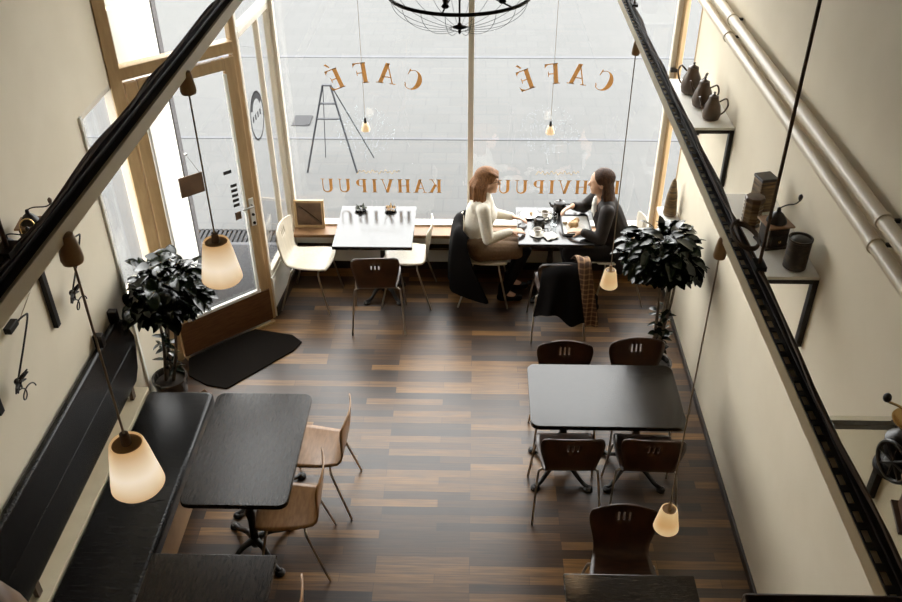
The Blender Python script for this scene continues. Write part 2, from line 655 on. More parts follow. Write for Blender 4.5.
# low wall and lintel at the street front
struct(MB().box((-0.01, YW + 0.08, 0.23), (3.5, 0.16, 0.46)).build('wall_front', 'white'))
struct(MB().box((-0.01, YW + 0.08, (ZW + ZC) / 2), (3.5, 0.16, ZC - ZW)).build('wall_front_lintel', 'wall'))
struct(MB().box((0, 7.435, 0.045), (3.4, 0.03, 0.09)).build('baseboard_front', 'darkbase', bevel=0.004))
struct(MB().box((XR - 0.009, 2.0, 0.03), (0.018, 10.3, 0.06)).build('baseboard_right', 'darkbase', bevel=0.003))
# wooden sill ledge with its cover board, under the big panes
sl = MB()
sl.box((0, 7.34, 0.475), (3.42, 0.20, 0.035))
struct(sl.build('trim_window_sill', 'midwood', bevel=0.006))
sl = MB()
sl.box((0, 7.385, 0.39), (3.4, 0.10, 0.10))
sl.box((0, 7.40, 0.19), (3.3, 0.07, 0.14))
struct(sl.build('trim_sill_panel', 'white', bevel=0.006))
struct(MB().box((0, 7.36, 0.31), (3.4, 0.13, 0.025)).build('trim_sill_rail', 'darkwood', bevel=0.004))


def framed(name, a, b, z0, z1, fwid, fdep, mat, rails=(), posts=(), pane=True):
    """window in the vertical plane from a to b: outer frame, extra rails (heights) and posts (0..1 along), and its glass"""
    a = Vector((a[0], a[1], 0))
    b = Vector((b[0], b[1], 0))
    d = (b - a)
    L = d.length
    d.normalize()
    ang = math.atan2(d.y, d.x)
    R = Matrix.Translation(a) @ Matrix.Rotation(ang, 4, 'Z')
    fr = MB()
    fr.box((fwid / 2, 0, (z0 + z1) / 2), (fwid, fdep, z1 - z0), R)
    fr.box((L - fwid / 2, 0, (z0 + z1) / 2), (fwid, fdep, z1 - z0), R)
    fr.box((L / 2, 0, z0 + fwid / 2), (L - 2 * fwid, fdep, fwid), R)
    fr.box((L / 2, 0, z1 - fwid / 2), (L - 2 * fwid, fdep, fwid), R)
    for r in rails:
        fr.box((L / 2, 0, r), (L - 2 * fwid, fdep * 0.9, fwid), R)
    for p in posts:
        fr.box((L * p, 0, (z0 + z1) / 2), (0.035, fdep * 0.9, z1 - z0 - 2 * fwid), R)
    o = struct(fr.build(name, mat, bevel=0.005))
    if pane:
        g = MB().box((L / 2, 0, (z0 + z1) / 2), (L - fwid * 2 + 0.01, 0.008, z1 - z0 - fwid * 2 + 0.01), R)
        g.build('pane', 'glass', o)
    return o


framed('window_1', (-1.74, YW), (-0.005, YW), 0.46, ZW, 0.05, 0.07, 'paleframe')
framed('window_2', (-0.055, YW + 0.001), (1.72, YW + 0.001), 0.46, ZW, 0.05, 0.068, 'paleframe')
framed('window_3', (1.73, YW - 0.02), (1.85, 7.2), 0.46, ZW, 0.035, 0.05, 'tanframe')
struct(MB().prism([(1.70, 7.47), (1.72, 7.42), (1.80, 7.16), (1.95, 7.2), (1.9, 7.6)], -0.1, 0.46).build('wall_corner', 'white'))
# glazed side of the entrance recess
framed('window_4', (-1.825, 6.60), (-1.745, 7.44), 0.42, 2.62, 0.045, 0.05, 'paleframe', posts=(0.62,))
framed('window_5', (-1.825, 6.60), (-1.745, 7.44), 2.62, ZW, 0.045, 0.05, 'white')
struct(MB().beam((-1.825, 6.60, 0.21), (-1.745, 7.44, 0.21), 0.07, 0.42).build('wall_recess_side', 'white', bevel=0.004))
struct(MB().beam((-1.79, 6.60, 0.05), (-1.705, 7.42, 0.05), 0.02, 0.10).build('baseboard_recess', 'darkbase'))
struct(MB().box((-1.80, 7.0, (ZW + ZC) / 2), (0.12, 1.0, ZC - ZW)).build('wall_recess_top', 'wall'))
# left wall sidelight beside the door
framed('window_6', (XL - 0.03, 5.32), (XL - 0.03, 5.94), 0.86, 2.5, 0.04, 0.06, 'paleframe')
struct(MB().box((XL + 0.008, 5.315, 1.35), (0.016, 0.03, 2.3)).build('trim_left_edge', 'white'))

# door surround: posts and head
dd = (DL - DH)
DLEN = dd.length
DANG = math.atan2(dd.y, dd.x)
RD = Matrix.Translation(DH) @ Matrix.Rotation(DANG, 4, 'Z')
df = MB()
df.box((-0.055, 0.03, ZW / 2), (0.09, 0.10, ZW), RD)
df.box((DLEN + 0.02, 0.04, ZW / 2), (0.045, 0.08, ZW), RD)
df.box((DLEN / 2 - 0.01, 0.03, 2.545), (DLEN + 0.02, 0.10, 0.09), RD)
df.box((DLEN / 2 - 0.01, 0.03, ZW - 0.04), (DLEN + 0.02, 0.10, 0.08), RD)
o = struct(df.build('door_frame', 'tanframe', bevel=0.006))
MB().box((DLEN / 2 - 0.01, 0.03, (2.59 + ZW) / 2), (DLEN, 0.008, ZW - 2.60), RD).build('transom_pane', 'glass', o)
MB().box((DLEN / 2 - 0.01, 0.03, 3.15), (DLEN, 0.03, 0.03), RD).build('transom_bar', 'white', o)
struct(MB().box((DLEN / 2 - 0.02, 0.03, (ZW + ZC) / 2), (DLEN + 0.2, 0.12, ZC - ZW), RD).build('wall_door_head', 'wall'))
struct(MB().box((DLEN / 2, 0.02, 0.006), (DLEN, 0.16, 0.014), RD).build('trim_threshold', 'tanframe'))

# door leaf
lf = MB()
T = 0.045
lf.box((0.045, 0.0, 1.25), (0.09, T, 2.45), RD)
lf.box((DLEN - 0.05, 0.0, 1.25), (0.095, T, 2.45), RD)
lf.box((DLEN / 2, 0.0, 2.43), (DLEN - 0.19, T, 0.09), RD)
door = struct(lf.build('door_1', 'tanframe', bevel=0.006))
MB().box((DLEN / 2, -0.004, 0.19), (DLEN - 0.005, T + 0.012, 0.33), RD).build('bottom_panel', 'doorpanel', door, bevel=0.006)
b = MB()
b.box((DLEN / 2, -0.02, 0.372), (DLEN - 0.17, 0.03, 0.03), RD)
b.box((0.10, -0.02, 1.37), (0.02, 0.03, 1.98), RD)
b.box((DLEN - 0.105, -0.02, 1.37), (0.02, 0.03, 1.98), RD)
b.build('glazing_bead', 'whitegloss', door, bevel=0.003)
MB().box((DLEN / 2, 0, 1.38), (DLEN - 0.18, 0.008, 2.03), RD).build('pane', 'glass', door)
MB().box((DLEN - 0.05, -0.026, 1.15), (0.045, 0.008, 0.26), RD).build('lock_plate', 'whitegloss', door, bevel=0.003)
h = MB().tube([RD @ Vector(p) for p in ((DLEN - 0.05, -0.03, 1.22), (DLEN - 0.05, -0.07, 1.22), (DLEN - 0.15, -0.07, 1.22))], 0.009)
h.build('door_handle', 'steel', door, smooth=True)
h = MB()
for z in (1.05, 1.13):
    h.tube([RD @ Vector((DLEN - 0.05, -0.028, z)), RD @ Vector((DLEN - 0.05, -0.042, z))], 0.012)
h.build('lock_cylinder', 'blackmetal', door, smooth=True)
b = MB().box((DLEN / 2, -0.016, 0.018), (DLEN - 0.08, 0.05, 0.02), RD).build('draught_strip', 'steel', door)
# opening-hours film on the door glass
tk = MB()
for i in range(5):
    tk.box((0.70, -0.006, 1.43 - i * 0.045), (0.055, 0.002, 0.026), RD)
tk.box((0.665, -0.006, 1.56), (0.07, 0.002, 0.03), RD)
tk.build('door_sticker', 'ink', door)
MB().box((0.70, -0.006, 1.15), (0.055, 0.002, 0.07), RD).build('door_sticker', 'boardbrown', door)
# small hanging board on the door glass
hb = empty('hanging_sign')
tag(hb, 'small blank brown board hanging on a string against the door glass', 'sign')
MB().box((0.34, -0.035, 1.57), (0.20, 0.012, 0.17), RD).build('board', 'boardbrown', hb, bevel=0.003)
MB().tube([RD @ Vector(p) for p in ((0.26, -0.035, 1.655), (0.34, -0.03, 1.83), (0.42, -0.035, 1.655))], 0.002, 6).build('string', 'cord', hb)
MB().box((0.34, -0.027, 1.83), (0.02, 0.02, 0.01), RD).build('hook', 'steel', hb)

# oval logo on recess glass
lg = MB()
la = Vector((-1.825, 6.60, 0))
lb = Vector((-1.745, 7.44, 0))
ld = (lb - la).normalized()
ln = Vector((ld.y, -ld.x, 0))


def sidept(t, z, off=0.006):
    return la + ld * t + ln * off + Vector((0, 0, z))


def ribbon(mb, pts, w, nrm):
    """flat film stroke through pts, width w (or list), lying in the plane with normal nrm"""
    pts = [Vector(p) for p in pts]
    n = len(pts)
    ws = w if isinstance(w, (list, tuple)) else [w] * n
    vs = []
    for i in range(n):
        t = (pts[min(i + 1, n - 1)] - pts[max(i - 1, 0)]).normalized()
        s = t.cross(nrm).normalized() * ws[i] / 2
        vs += [pts[i] - s, pts[i] + s]
    fs = [(2 * i, 2 * i + 1, 2 * i + 3, 2 * i + 2) for i in range(n - 1)]
    mb.add(vs, fs)


cz, ct = 1.85, 0.27
ribbon(lg, [sidept(ct + 0.16 * math.cos(a * PI / 20), cz + 0.20 * math.sin(a * PI / 20)) for a in range(0, 41)], 0.018, ln)
o = lg.build('logo_ring', 'greyfilm')
tag(o, 'grey oval ring logo film on the narrow glass right of the door', 'logo')
lg2 = MB()
ribbon(lg2, [sidept(ct + 0.12 * math.cos(a * PI / 20), cz + 0.04 + 0.13 * math.sin(a * PI / 20)) for a in range(2, 19)], 0.05, ln)
for k in range(4):
    ribbon(lg2, [sidept(ct - 0.10 + k * 0.06, cz - 0.02), sidept(ct - 0.10 + k * 0.06, cz + 0.03)], 0.03, ln)
lg2.build('logo_lettering', 'ink', o)

# porch outside the door
struct(MB().prism([(-2.5, 6.0), (-1.85, 6.57), (-1.77, 7.5), (-1.9, 7.86), (-2.95, 7.86), (-2.9, 6.0)], -0.1, -0.005).build('floor_porch', 'carpet'))
o = MB()
o.beam((-2.62, 6.15, 1.9), (-2.86, 7.66, 1.9), 0.12, 4.0)
struct(o.build('wall_porch_pier', 'white', bevel=0.005))
struct(MB().beam((-2.865, 7.67, 1.8), (-2.875, 7.80, 1.8), 0.15, 3.8).build('trim_porch_pier_edge', 'darkstone', bevel=0.005))
struct(MB().box((-2.4, 7.885, -0.03), (1.1, 0.05, 0.05)).build('trim_porch_step', 'ink'))
gr = MB()
for i in range(22):
    gr.box((-2.95 + i * 0.05, 8.07, -0.045), (0.028, 0.28, 0.03))
gr.box((-2.42, 7.935, -0.045), (1.12, 0.02, 0.03))
gr.box((-2.42, 8.205, -0.045), (1.12, 0.02, 0.03))
struct(gr.build('trim_porch_grating', 'greyfilm'))
gr = MB()
for i in range(8):
    gr.box((-3.25 + i * 0.05, 6.75, -0.045), (0.02, 0.4, 0.03))
for i in range(7):
    gr.box((-3.07, 6.57 + i * 0.06, -0.045), (0.4, 0.02, 0.03))
struct(gr.build('trim_side_grating', 'white'))
# mezzanine the picture is taken from
struct(MB().box(((XL + XR) / 2, (YB + 0.35) / 2, 3.1), (XR - XL, 0.35 - YB, 0.2)).build('floor_mezzanine', 'midwood'))
pr_ = empty('mezzanine_railing')
tag(pr_, 'dark top edge of the gallery railing at the bottom right corner', 'railing')
MB().box((1.04, 0.575, 3.985), (1.5, 0.06, 0.04)).build('top_rail', 'darkwood', pr_, bevel=0.004)
rl = MB()
for i in range(7):
    rl.box((0.33 + i * 0.23, 0.565, 3.58), (0.025, 0.025, 0.79))
rl.build('baluster', 'blackmetal', pr_)
MB().box((1.04, 0.46, 3.215), (1.5, 0.26, 0.03)).build('bottom_rail', 'darkwood', pr_)

# street
gp = MB().box((0, 34, -0.11), (90, 62, 0.1))
gp.box((-24, -1.0, -0.11), (42.8, 8.0, 0.1))
struct(gp.build('floor_street', 'paving'))
struct(MB().box((0, 13.64, -0.058), (60, 0.09, 0.012)).build('trim_kerb_far', 'kerb'))
struct(MB().box((0, 10.6, -0.058), (60, 0.06, 0.012)).build('trim_kerb_near', 'kerb'))
o = MB()
o.box((-2.32, 11.15, -0.055), (0.22, 0.34, 0.014))
o.box((-2.22, 11.15, -0.05), (0.06, 0.30, 0.014))
dc = o.build('drain_cover', 'greyfilm', bevel=0.003)
tag(dc, 'small grey metal drain cover flush in the street paving outside', 'drain cover')

# ------------------------------------------------------------------ window lettering (reads from the street)
NY = Vector((0, -1, 0))
YG = YW - 0.007


def glyph(mb, ch, cx, cz, h, ang=0.0, wid=None, mat_y=YG):
    """serif capital drawn as seen from outside, so its x runs towards -X"""
    T_, t_ = 0.20, 0.06        # thick and thin strokes, in letter heights

    def P(x, z):
        x *= h
        z = (z - 0.5) * h
        xr = x * math.cos(ang) - z * math.sin(ang)
        zr = x * math.sin(ang) + z * math.cos(ang)
        return Vector((cx - xr, mat_y, cz + zr))

    def q(*pts):
        vs = [P(*p) for p in pts]
        mb.add(vs, [tuple(range(len(vs)))])

    def bar(x0, z0, x1, z1, w):       # slanted stroke, w measured along x
        q((x0 - w / 2, z0), (x0 + w / 2, z0), (x1 + w / 2, z1), (x1 - w / 2, z1))

    def serif(x, z, w=0.34):
        q((x - w / 2, z - 0.02), (x + w / 2, z - 0.02), (x + w / 2, z + 0.02), (x - w / 2, z + 0.02))

    def arc(ex, ez, rx, rz, a0, a1, wf, n=22):
        for i in range(n):
            u0, u1 = i / n, (i + 1) / n
            qs = []
            for u, s in ((u0, 1), (u1, 1), (u1, -1), (u0, -1)):
                a = math.radians(a0 + (a1 - a0) * u)
                w = wf(a, u) / 2 * s
                qs.append((ex + (rx + w) * math.cos(a), ez + (rz + w * 0.6) * math.sin(a)))
            q(*qs)

    if ch in 'EÉF':
        bar(-0.17, 0, -0.17, 1, T_)
        serif(-0.17, 0.02)
        q((-0.3, 0.95), (0.32, 0.95), (0.32, 1.0), (-0.3, 1.0))
        q((0.32, 1.0), (0.32, 0.76), (0.28, 0.86), (0.16, 0.95))
        q((-0.1, 0.48), (0.16, 0.48), (0.16, 0.53), (-0.1, 0.53))
        bar(0.17, 0.38, 0.17, 0.63, 0.035)
        if ch != 'F':
            q((-0.3, 0), (0.34, 0), (0.34, 0.05), (-0.3, 0.05))
            q((0.34, 0), (0.38, 0.27), (0.31, 0.14), (0.16, 0.05))
        if ch == 'É':
            q((-0.02, 1.10), (0.06, 1.10), (0.22, 1.30), (0.10, 1.30))
    elif ch == 'A':
        bar(-0.32, 0, 0.0, 1, t_)
        bar(0.27, 0, -0.02, 1, T_)
        q((-0.2, 0.30), (0.2, 0.30), (0.2, 0.35), (-0.2, 0.35))
        serif(-0.32, 0.02, 0.28)
        serif(0.28, 0.02, 0.36)
    elif ch == 'V':
        bar(0.0, 0, -0.28, 1, T_)
        bar(0.02, 0, 0.32, 1, t_)
        serif(-0.28, 0.98, 0.36)
        serif(0.32, 0.98, 0.28)
    elif ch == 'I':
        bar(0, 0, 0, 1, T_)
        serif(0, 0.02, 0.38)
        serif(0, 0.98, 0.38)
    elif ch == 'H':
        for x in (-0.26, 0.26):
            bar(x, 0, x, 1, T_)
            serif(x, 0.02, 0.36)
            serif(x, 0.98, 0.36)
        q((-0.26, 0.48), (0.26, 0.48), (0.26, 0.53), (-0.26, 0.53))
    elif ch == 'K':
        bar(-0.26, 0, -0.26, 1, T_)
        serif(-0.26, 0.02)
        serif(-0.26, 0.98)
        bar(-0.14, 0.42, 0.24, 1, t_)
        bar(0.28, 0, -0.02, 0.62, T_)
        serif(0.3, 0.02, 0.34)
        serif(0.24, 0.98, 0.28)
    elif ch == 'P':
        bar(-0.2, 0, -0.2, 1, T_)
        serif(-0.2, 0.02, 0.38)
        q((-0.38, 0.95), (0.05, 0.95), (0.05, 1.0), (-0.38, 1.0))
        q((-0.2, 0.45), (0.05, 0.45), (0.05, 0.49), (-0.2, 0.49))
        arc(0.05, 0.725, 0.19, 0.25, 90, -90, lambda a, u: 0.05 + 0.15 * math.cos(a) ** 2)
    elif ch == 'U':
        bar(-0.26, 0.3, -0.26, 1, T_)
        bar(0.28, 0.3, 0.28, 1, t_)
        serif(-0.26, 0.98, 0.36)
        serif(0.28, 0.98, 0.28)
        arc(0.01, 0.3, 0.27, 0.275, 180, 360, lambda a, u: T_ - (T_ - t_) * u)
    elif ch == 'C':
        arc(0.05, 0.5, 0.36, 0.475, 48, 312, lambda a, u: 0.05 + 0.19 * max(0, -math.cos(a)) ** 1.3)
        q((0.25, 0.98), (0.31, 0.98), (0.33, 0.68), (0.29, 0.70))
        q((0.24, 0.12), (0.34, 0.26), (0.30, 0.28), (0.22, 0.16))


def lettering(xc, where):
    wd = empty('window_lettering', (xc, YG, 2.0))
    tag(wd, 'arched gold word CAFÉ on the ' + where + ' shop window pane, seen reversed from inside', 'lettering', 'gold shop window lettering')
    R_ = 0.93
    for ch, a in zip('CAFÉ', (-22, -7.5, 6.5, 21)):
        aa = math.radians(a)
        x = xc - R_ * math.sin(aa)
        z = 2.01 + R_ * (math.cos(aa) - 1)
        o = MB()
        glyph(o, ch, x - xc, z - 2.0, 0.185, -aa, mat_y=0)
        o.build('letter', 'gold', wd)
    wd = empty('window_lettering', (xc, YG, 0.9))
    tag(wd, 'straight row of eight gold capitals low on the ' + where + ' shop window pane, seen reversed', 'lettering', 'gold shop window lettering')
    xs = [0.527, 0.385, 0.233, 0.076, -0.043, -0.166, -0.328, -0.489]
    for ch, x in zip('KAHVIPUU', xs):
        o = MB()
        glyph(o, ch, x, 0.01, 0.140, mat_y=0)
        o.build('letter', 'gold', wd)
    o = MB()
    pts = []
    for i in range(90):
        t = i / 89
        pts.append((xc + 0.20 - 0.40 * t, YG, 1.055 + 0.013 * math.sin(t * 62) + 0.008 * math.sin(t * 23)))
    ribbon(o, pts, [0.004 + 0.004 * abs(math.sin(i * 0.9)) for i in range(90)], NY)
    ob = o.build('window_script', 'palegold')
    tag(ob, 'tiny pale gold line of script above the straight gold capitals on the ' + where + ' pane', 'lettering', 'pale script lines on the window')
    o = MB()
    rr = random.Random(3 if xc < 0 else 5)
    for i in range(300):
        a = rr.uniform(0, 2 * PI)
        d = math.sqrt(rr.random())
        x, z = xc - 0.1 + 0.27 * d * math.cos(a), 1.47 + 0.24 * d * math.sin(a)
        s = rr.uniform(0.004, 0.009)
        g = rr.uniform(0, PI)
        o.add([(x + 1.6 * s * math.cos(g), YG, z + 1.6 * s * math.sin(g)), (x - s * math.sin(g), YG, z + s * math.cos(g)), (x - 1.6 * s * math.cos(g), YG, z - 1.6 * s * math.sin(g)), (x + s * math.sin(g), YG, z - s * math.cos(g))], [(0, 1, 2, 3)])
    tk = MB()
    ribbon(tk, [(xc - 0.1, YG, 1.14), (xc - 0.105, YG, 1.25), (xc - 0.09, YG, 1.4)], [0.02, 0.012, 0.008], NY)
    ob = o.build('window_tree_logo', 'etch')
    tag(ob, 'faint pale blue leafy tree emblem in the middle of the ' + where + ' pane', 'emblem', 'tree emblems on the window')
    tk.build('trunk', 'etch', ob)


lettering(-0.885, 'left')
lettering(0.775, 'right')

# ------------------------------------------------------------------ rails hung from the ceiling
def hung_rail(x, z, y0, y1, side, label, rods, coils):
    root = empty('hanging_rail', (x, y0, z))
    tag(root, label, 'rail', 'ceiling-hung lighting rails')
    Lr = y1 - y0
    w = 0.046
    MB().box((side * (w / 2 - 0.005), Lr / 2, -0.012), (0.010, Lr, 0.040)).build('side_board', 'railwhite', root, bevel=0.002)
    if coils:
        MB().box((side * 0.007, Lr / 2, 0.0055), (0.030, Lr, 0.005)).build('tray_base', 'railwhite', root)
        pl = MB()
        pl.box((side * 0.0195, Lr / 2, 0.010), (0.003, Lr, 0.004))
        pl.box((side * -0.002, Lr / 2, 0.010), (0.010, Lr, 0.004))
        n = int(Lr / 0.05)
        for i in range(n):
            pl.box((side * 0.0105, 0.01 + i * 0.05, 0.010), (0.0155, 0.017, 0.0038))
        pl.build('perforated_strip', 'blackpaint', root)
    else:
        MB().box((side * 0.006, Lr / 2, 0.004), (0.030, Lr, 0.006)).build('tray_base', 'blackpaint', root)
    MB().box((side * -0.016, Lr / 2, -0.008), (0.018, Lr, 0.050)).build('black_channel', 'blackpaint', root, bevel=0.003)
    rr = random.Random(int(abs(x) * 100))
    for k in range(2):
        pts = []
        y = 0.0
        while y < Lr:
            pts.append((side * (-0.016 + rr.uniform(-0.010, 0.010)), y, 0.022 + rr.uniform(0, 0.006)))
            y += rr.uniform(0.15, 0.35)
        MB().tube(bez(pts, 5), 0.0045, 6).build('cable', 'cord', root, smooth=True)
    for yc in coils:
        pts = []
        for i in range(50):
            a = i / 49 * 4 * PI
            pts.append((side * -0.01 + 0.036 * math.sin(a), yc - y0 + 0.075 * math.cos(a), 0.042 + 0.016 * i / 49))
        MB().tube(pts, 0.0045, 6).build('cable_coil', 'cord', root, smooth=True)
    for yr in rods:
        r_ = MB()
        r_.tube([(side * -0.022, yr - y0, 0.02), (side * -0.022, yr - y0, ZC - z)], 0.005, 8)
        r_.build('hanging_rod', 'cord', root, smooth=True)
        MB().box((side * -0.022, yr - y0, 0.03), (0.03, 0.05, 0.014)).build('rod_clamp', 'blackmetal', root)
    return root


hung_rail(-0.862, 3.885, 0.75, 7.20, 1, 'black and cream rail with loose cables, hung from the ceiling on the left side', (1.42, 4.2, 6.6), ())
hung_rail(0.788, 3.41, 0.60, 7.20, -1, 'black rail with a row of slots and cream edge, hung on the right side', (2.14, 4.6, 6.7), (2.27,))

# ------------------------------------------------------------------ pendants
def pendant(lx, ly, lz, cupx, cupz, w, kind, label, group, power):
    """shade hanging from a ceramic cup under a rail"""
    root = empty('pendant_lamp', (lx, ly, lz))
    tag(root, label, 'pendant lamp', group)
    k = w / 0.15
    hgt = 0.165 * k
    outer = [(0.044, hgt), (0.047, hgt * 0.97), (0.055, hgt * 0.75), (0.063, hgt * 0.45), (0.072, hgt * 0.15), (0.074, hgt * 0.05), (0.068, 0.0), (0.063, 0.004)]
    inner = [(0.069, hgt * 0.06), (0.058, hgt * 0.45), (0.050, hgt * 0.75), (0.040, hgt * 0.97)]
    prof = [(r * k, z) for r, z in outer] + [(r * k, z) for r, z in inner]
    n = len(prof)
    MB().lathe(prof + [prof[0]], seg=36, cap=False).build('lamp_shade', 'shade_big' if kind == 'big' else 'shade_small', root, smooth=True)
    MB().lathe([(0.012 * k, hgt + 0.03), (0.014 * k, hgt - 0.01), (0.014 * k, hgt * 0.72), (0.010 * k, hgt * 0.7)]).build('lamp_holder', 'cup' if kind != 'big' else 'cord', root, smooth=True)
    MB().lathe([(0.002, hgt * 0.98), (0.043 * k, hgt * 0.965), (0.043 * k, hgt * 0.95), (0.002, hgt * 0.94)], seg=24).build('shade_cap', 'cup', root, smooth=True)
    MB().ell((0, 0, hgt * 0.5), (0.024 * k, 0.024 * k, 0.03 * k)).build('bulb', 'bulb', root, smooth='all')
    top = Vector((cupx - lx, 0, cupz - lz))
    MB().tube([(0, 0, hgt + 0.01), (0, 0, top.z * 0.5), top + Vector((0, 0, 0.01))], 0.0028, 6).build('cord', 'palecord', root)
    c = MB()
    cw = 0.024 if kind == 'big' else 0.020
    prof = [(0.004, -0.002), (cw * 0.9, 0.0), (cw, 0.01), (cw * 0.94, 0.03), (cw * 0.75, 0.065), (cw * 0.62, 0.078), (0.006, 0.082)]
    c.lathe([(r, z * 0.85) for r, z in prof], (top.x, 0, top.z), 24)
    c.build('ceiling_cup', 'cup', root, smooth=True)
    MB().tube([top + Vector((0, 0, 0.06)), top + Vector((-0.008 if lx < 0 else 0.008, 0, (0.055 if lx < 0 else 0.06)  + 0.012))], 0.006, 8).build('cup_bracket', 'blackmetal', root)
    if power:
        ld_ = bpy.data.lights.new('bulb_light', 'POINT')
        ld_.energy = power
        ld_.color = (1.0, 0.70, 0.42)
        ld_.shadow_soft_size = 0.03
        lo = bpy.data.objects.new('bulb_light', ld_)
        lo.location = (0, 0, -0.02)
        COL.objects.link(lo)
        lo.parent = root
    return root


pendant(-0.84, 1.56, 3.13, -0.84, 3.80, 0.135, 'big', 'large lit opal glass pendant nearest the camera, above the black bench', 'opal pendants on the left rail', 1.2)
pendant(-0.845, 2.49, 3.14, -0.845, 3.80, 0.138, 'big', 'large lit opal glass pendant hanging in front of the glazed door', 'opal pendants on the left rail', 1.2)
pendant(0.768, 2.37, 2.07, 0.768, 3.32, 0.100, 'small', 'small lit amber pendant hanging low near the chair at the nearest right table', 'amber pendants on the right rail', 1.0)
pendant(0.772, 4.20, 1.98, 0.772, 3.32, 0.100, 'small', 'small lit amber pendant hanging beside the seated person in black', 'amber pendants on the right rail', 1.0)


def lamp_reflection(x, z, label):  # stands in for a lamp's reflection in the pane, built as a small pendant
    root = empty('lamp_reflection', (x, 7.28, z))
    tag(root, label, 'pendant lamp', 'lamp reflections in the shop window')
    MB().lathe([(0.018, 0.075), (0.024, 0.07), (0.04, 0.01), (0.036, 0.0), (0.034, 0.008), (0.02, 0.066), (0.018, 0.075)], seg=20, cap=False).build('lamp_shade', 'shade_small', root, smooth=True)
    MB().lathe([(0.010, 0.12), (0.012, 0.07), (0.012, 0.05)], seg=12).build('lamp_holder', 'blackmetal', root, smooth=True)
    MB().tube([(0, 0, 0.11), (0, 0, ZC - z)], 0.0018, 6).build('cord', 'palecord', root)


lamp_reflection(0.67, 1.52, 'lamp reflection built as a tiny amber pendant below CAFÉ in the right window pane')
lamp_reflection(-0.955, 1.54, 'lamp reflection built as a tiny amber pendant beside the step ladder, left window pane')

# ------------------------------------------------------------------ chandelier
ch = empty('chandelier', (-0.075, 4.3, 3.58))
tag(ch, 'round black wire cage chandelier cut by the top of the photo', 'chandelier')
RC = 0.338
MB().tube([(RC * math.cos(2 * PI * i / 60), RC * math.sin(2 * PI * i / 60), 0) for i in range(60)], 0.009, 8, closed=True).build('ring', 'blackmetal', ch, smooth=True)
MB().tube([(RC * math.cos(2 * PI * i / 60), RC * math.sin(2 * PI * i / 60), 0.62) for i in range(60)], 0.007, 8, closed=True).build('upper_ring', 'blackmetal', ch, smooth=True)
for i in range(6):
    a = 2 * PI * i / 6 + 0.3
    c, s = math.cos(a), math.sin(a)
    MB().tube([(0.02 * c, 0.02 * s, 0.05), (RC * c, RC * s, 0)], 0.004, 6).build('arm', 'blackmetal', ch)
    rh = RC * 0.80
    MB().lathe([(0.012, -0.012), (0.02, -0.004), (0.009, 0.01), (0.013, 0.02), (0.013, 0.08), (0.009, 0.085)], (rh * c, rh * s, 0.02), 14).build('candle_holder', 'blackmetal', ch, smooth=True)
    MB().ell((rh * c, rh * s, 0.14), (0.014, 0.014, 0.035), 12, 8).build('bulb', 'whitegloss', ch, smooth='all')
cg = MB()
for i in range(18):
    a = 2 * PI * i / 18
    c, s = math.cos(a), math.sin(a)
    pts = []
    for j in range(15):
        t = j / 14 * PI / 2 * 0.93
        pts.append((RC * math.cos(t) * c, RC * math.cos(t) * s, -0.17 * math.sin(t)))
    cg.tube(pts, 0.0011, 4, cap=False)
cg.tube([(RC * 0.14 * math.cos(a / 12 * PI), RC * 0.14 * math.sin(a / 12 * PI), -0.168) for a in range(24)], 0.0015, 4, closed=True)
cg.build('wire_cage', 'greyfilm', ch)
MB().tube([(0, 0, -0.16), (0, 0, ZC - 3.56)], 0.005, 8).build('stem', 'blackmetal', ch)
MB().lathe([(0.004, -0.195), (0.009, -0.185), (0.006, -0.175), (0.04, -0.16), (0.012, -0.15), (0.006, -0.14)], seg=18).build('finial', 'blackmetal', ch, smooth=True)

# ------------------------------------------------------------------ pipes on the right wall
for z, x, lab in ((2.78, XR - 0.075, 'lower cream heating pipe running along the right wall'), (2.90, XR - 0.07, 'upper cream heating pipe running along the right wall')):
    root = empty('wall_pipe', (x, 1.0, z))
    tag(root, lab, 'pipe', 'cream pipes along the right wall')
    MB().tube([(0, -3.6, 0), (0, 6.1, 0)], 0.034, 16).build('pipe', 'pipe', root, smooth=True)
    for y in (-1.0, 2.35, 5.1):
        MB().tube([(0, y - 0.012, 0), (0, y + 0.012, 0)], 0.040, 16).build('clamp', 'pipe', root, smooth=True)
        MB().beam((0.03, y, 0.0), (XR - x, y, 0.0), 0.016, 0.016).build('bracket', 'blackmetal', root)

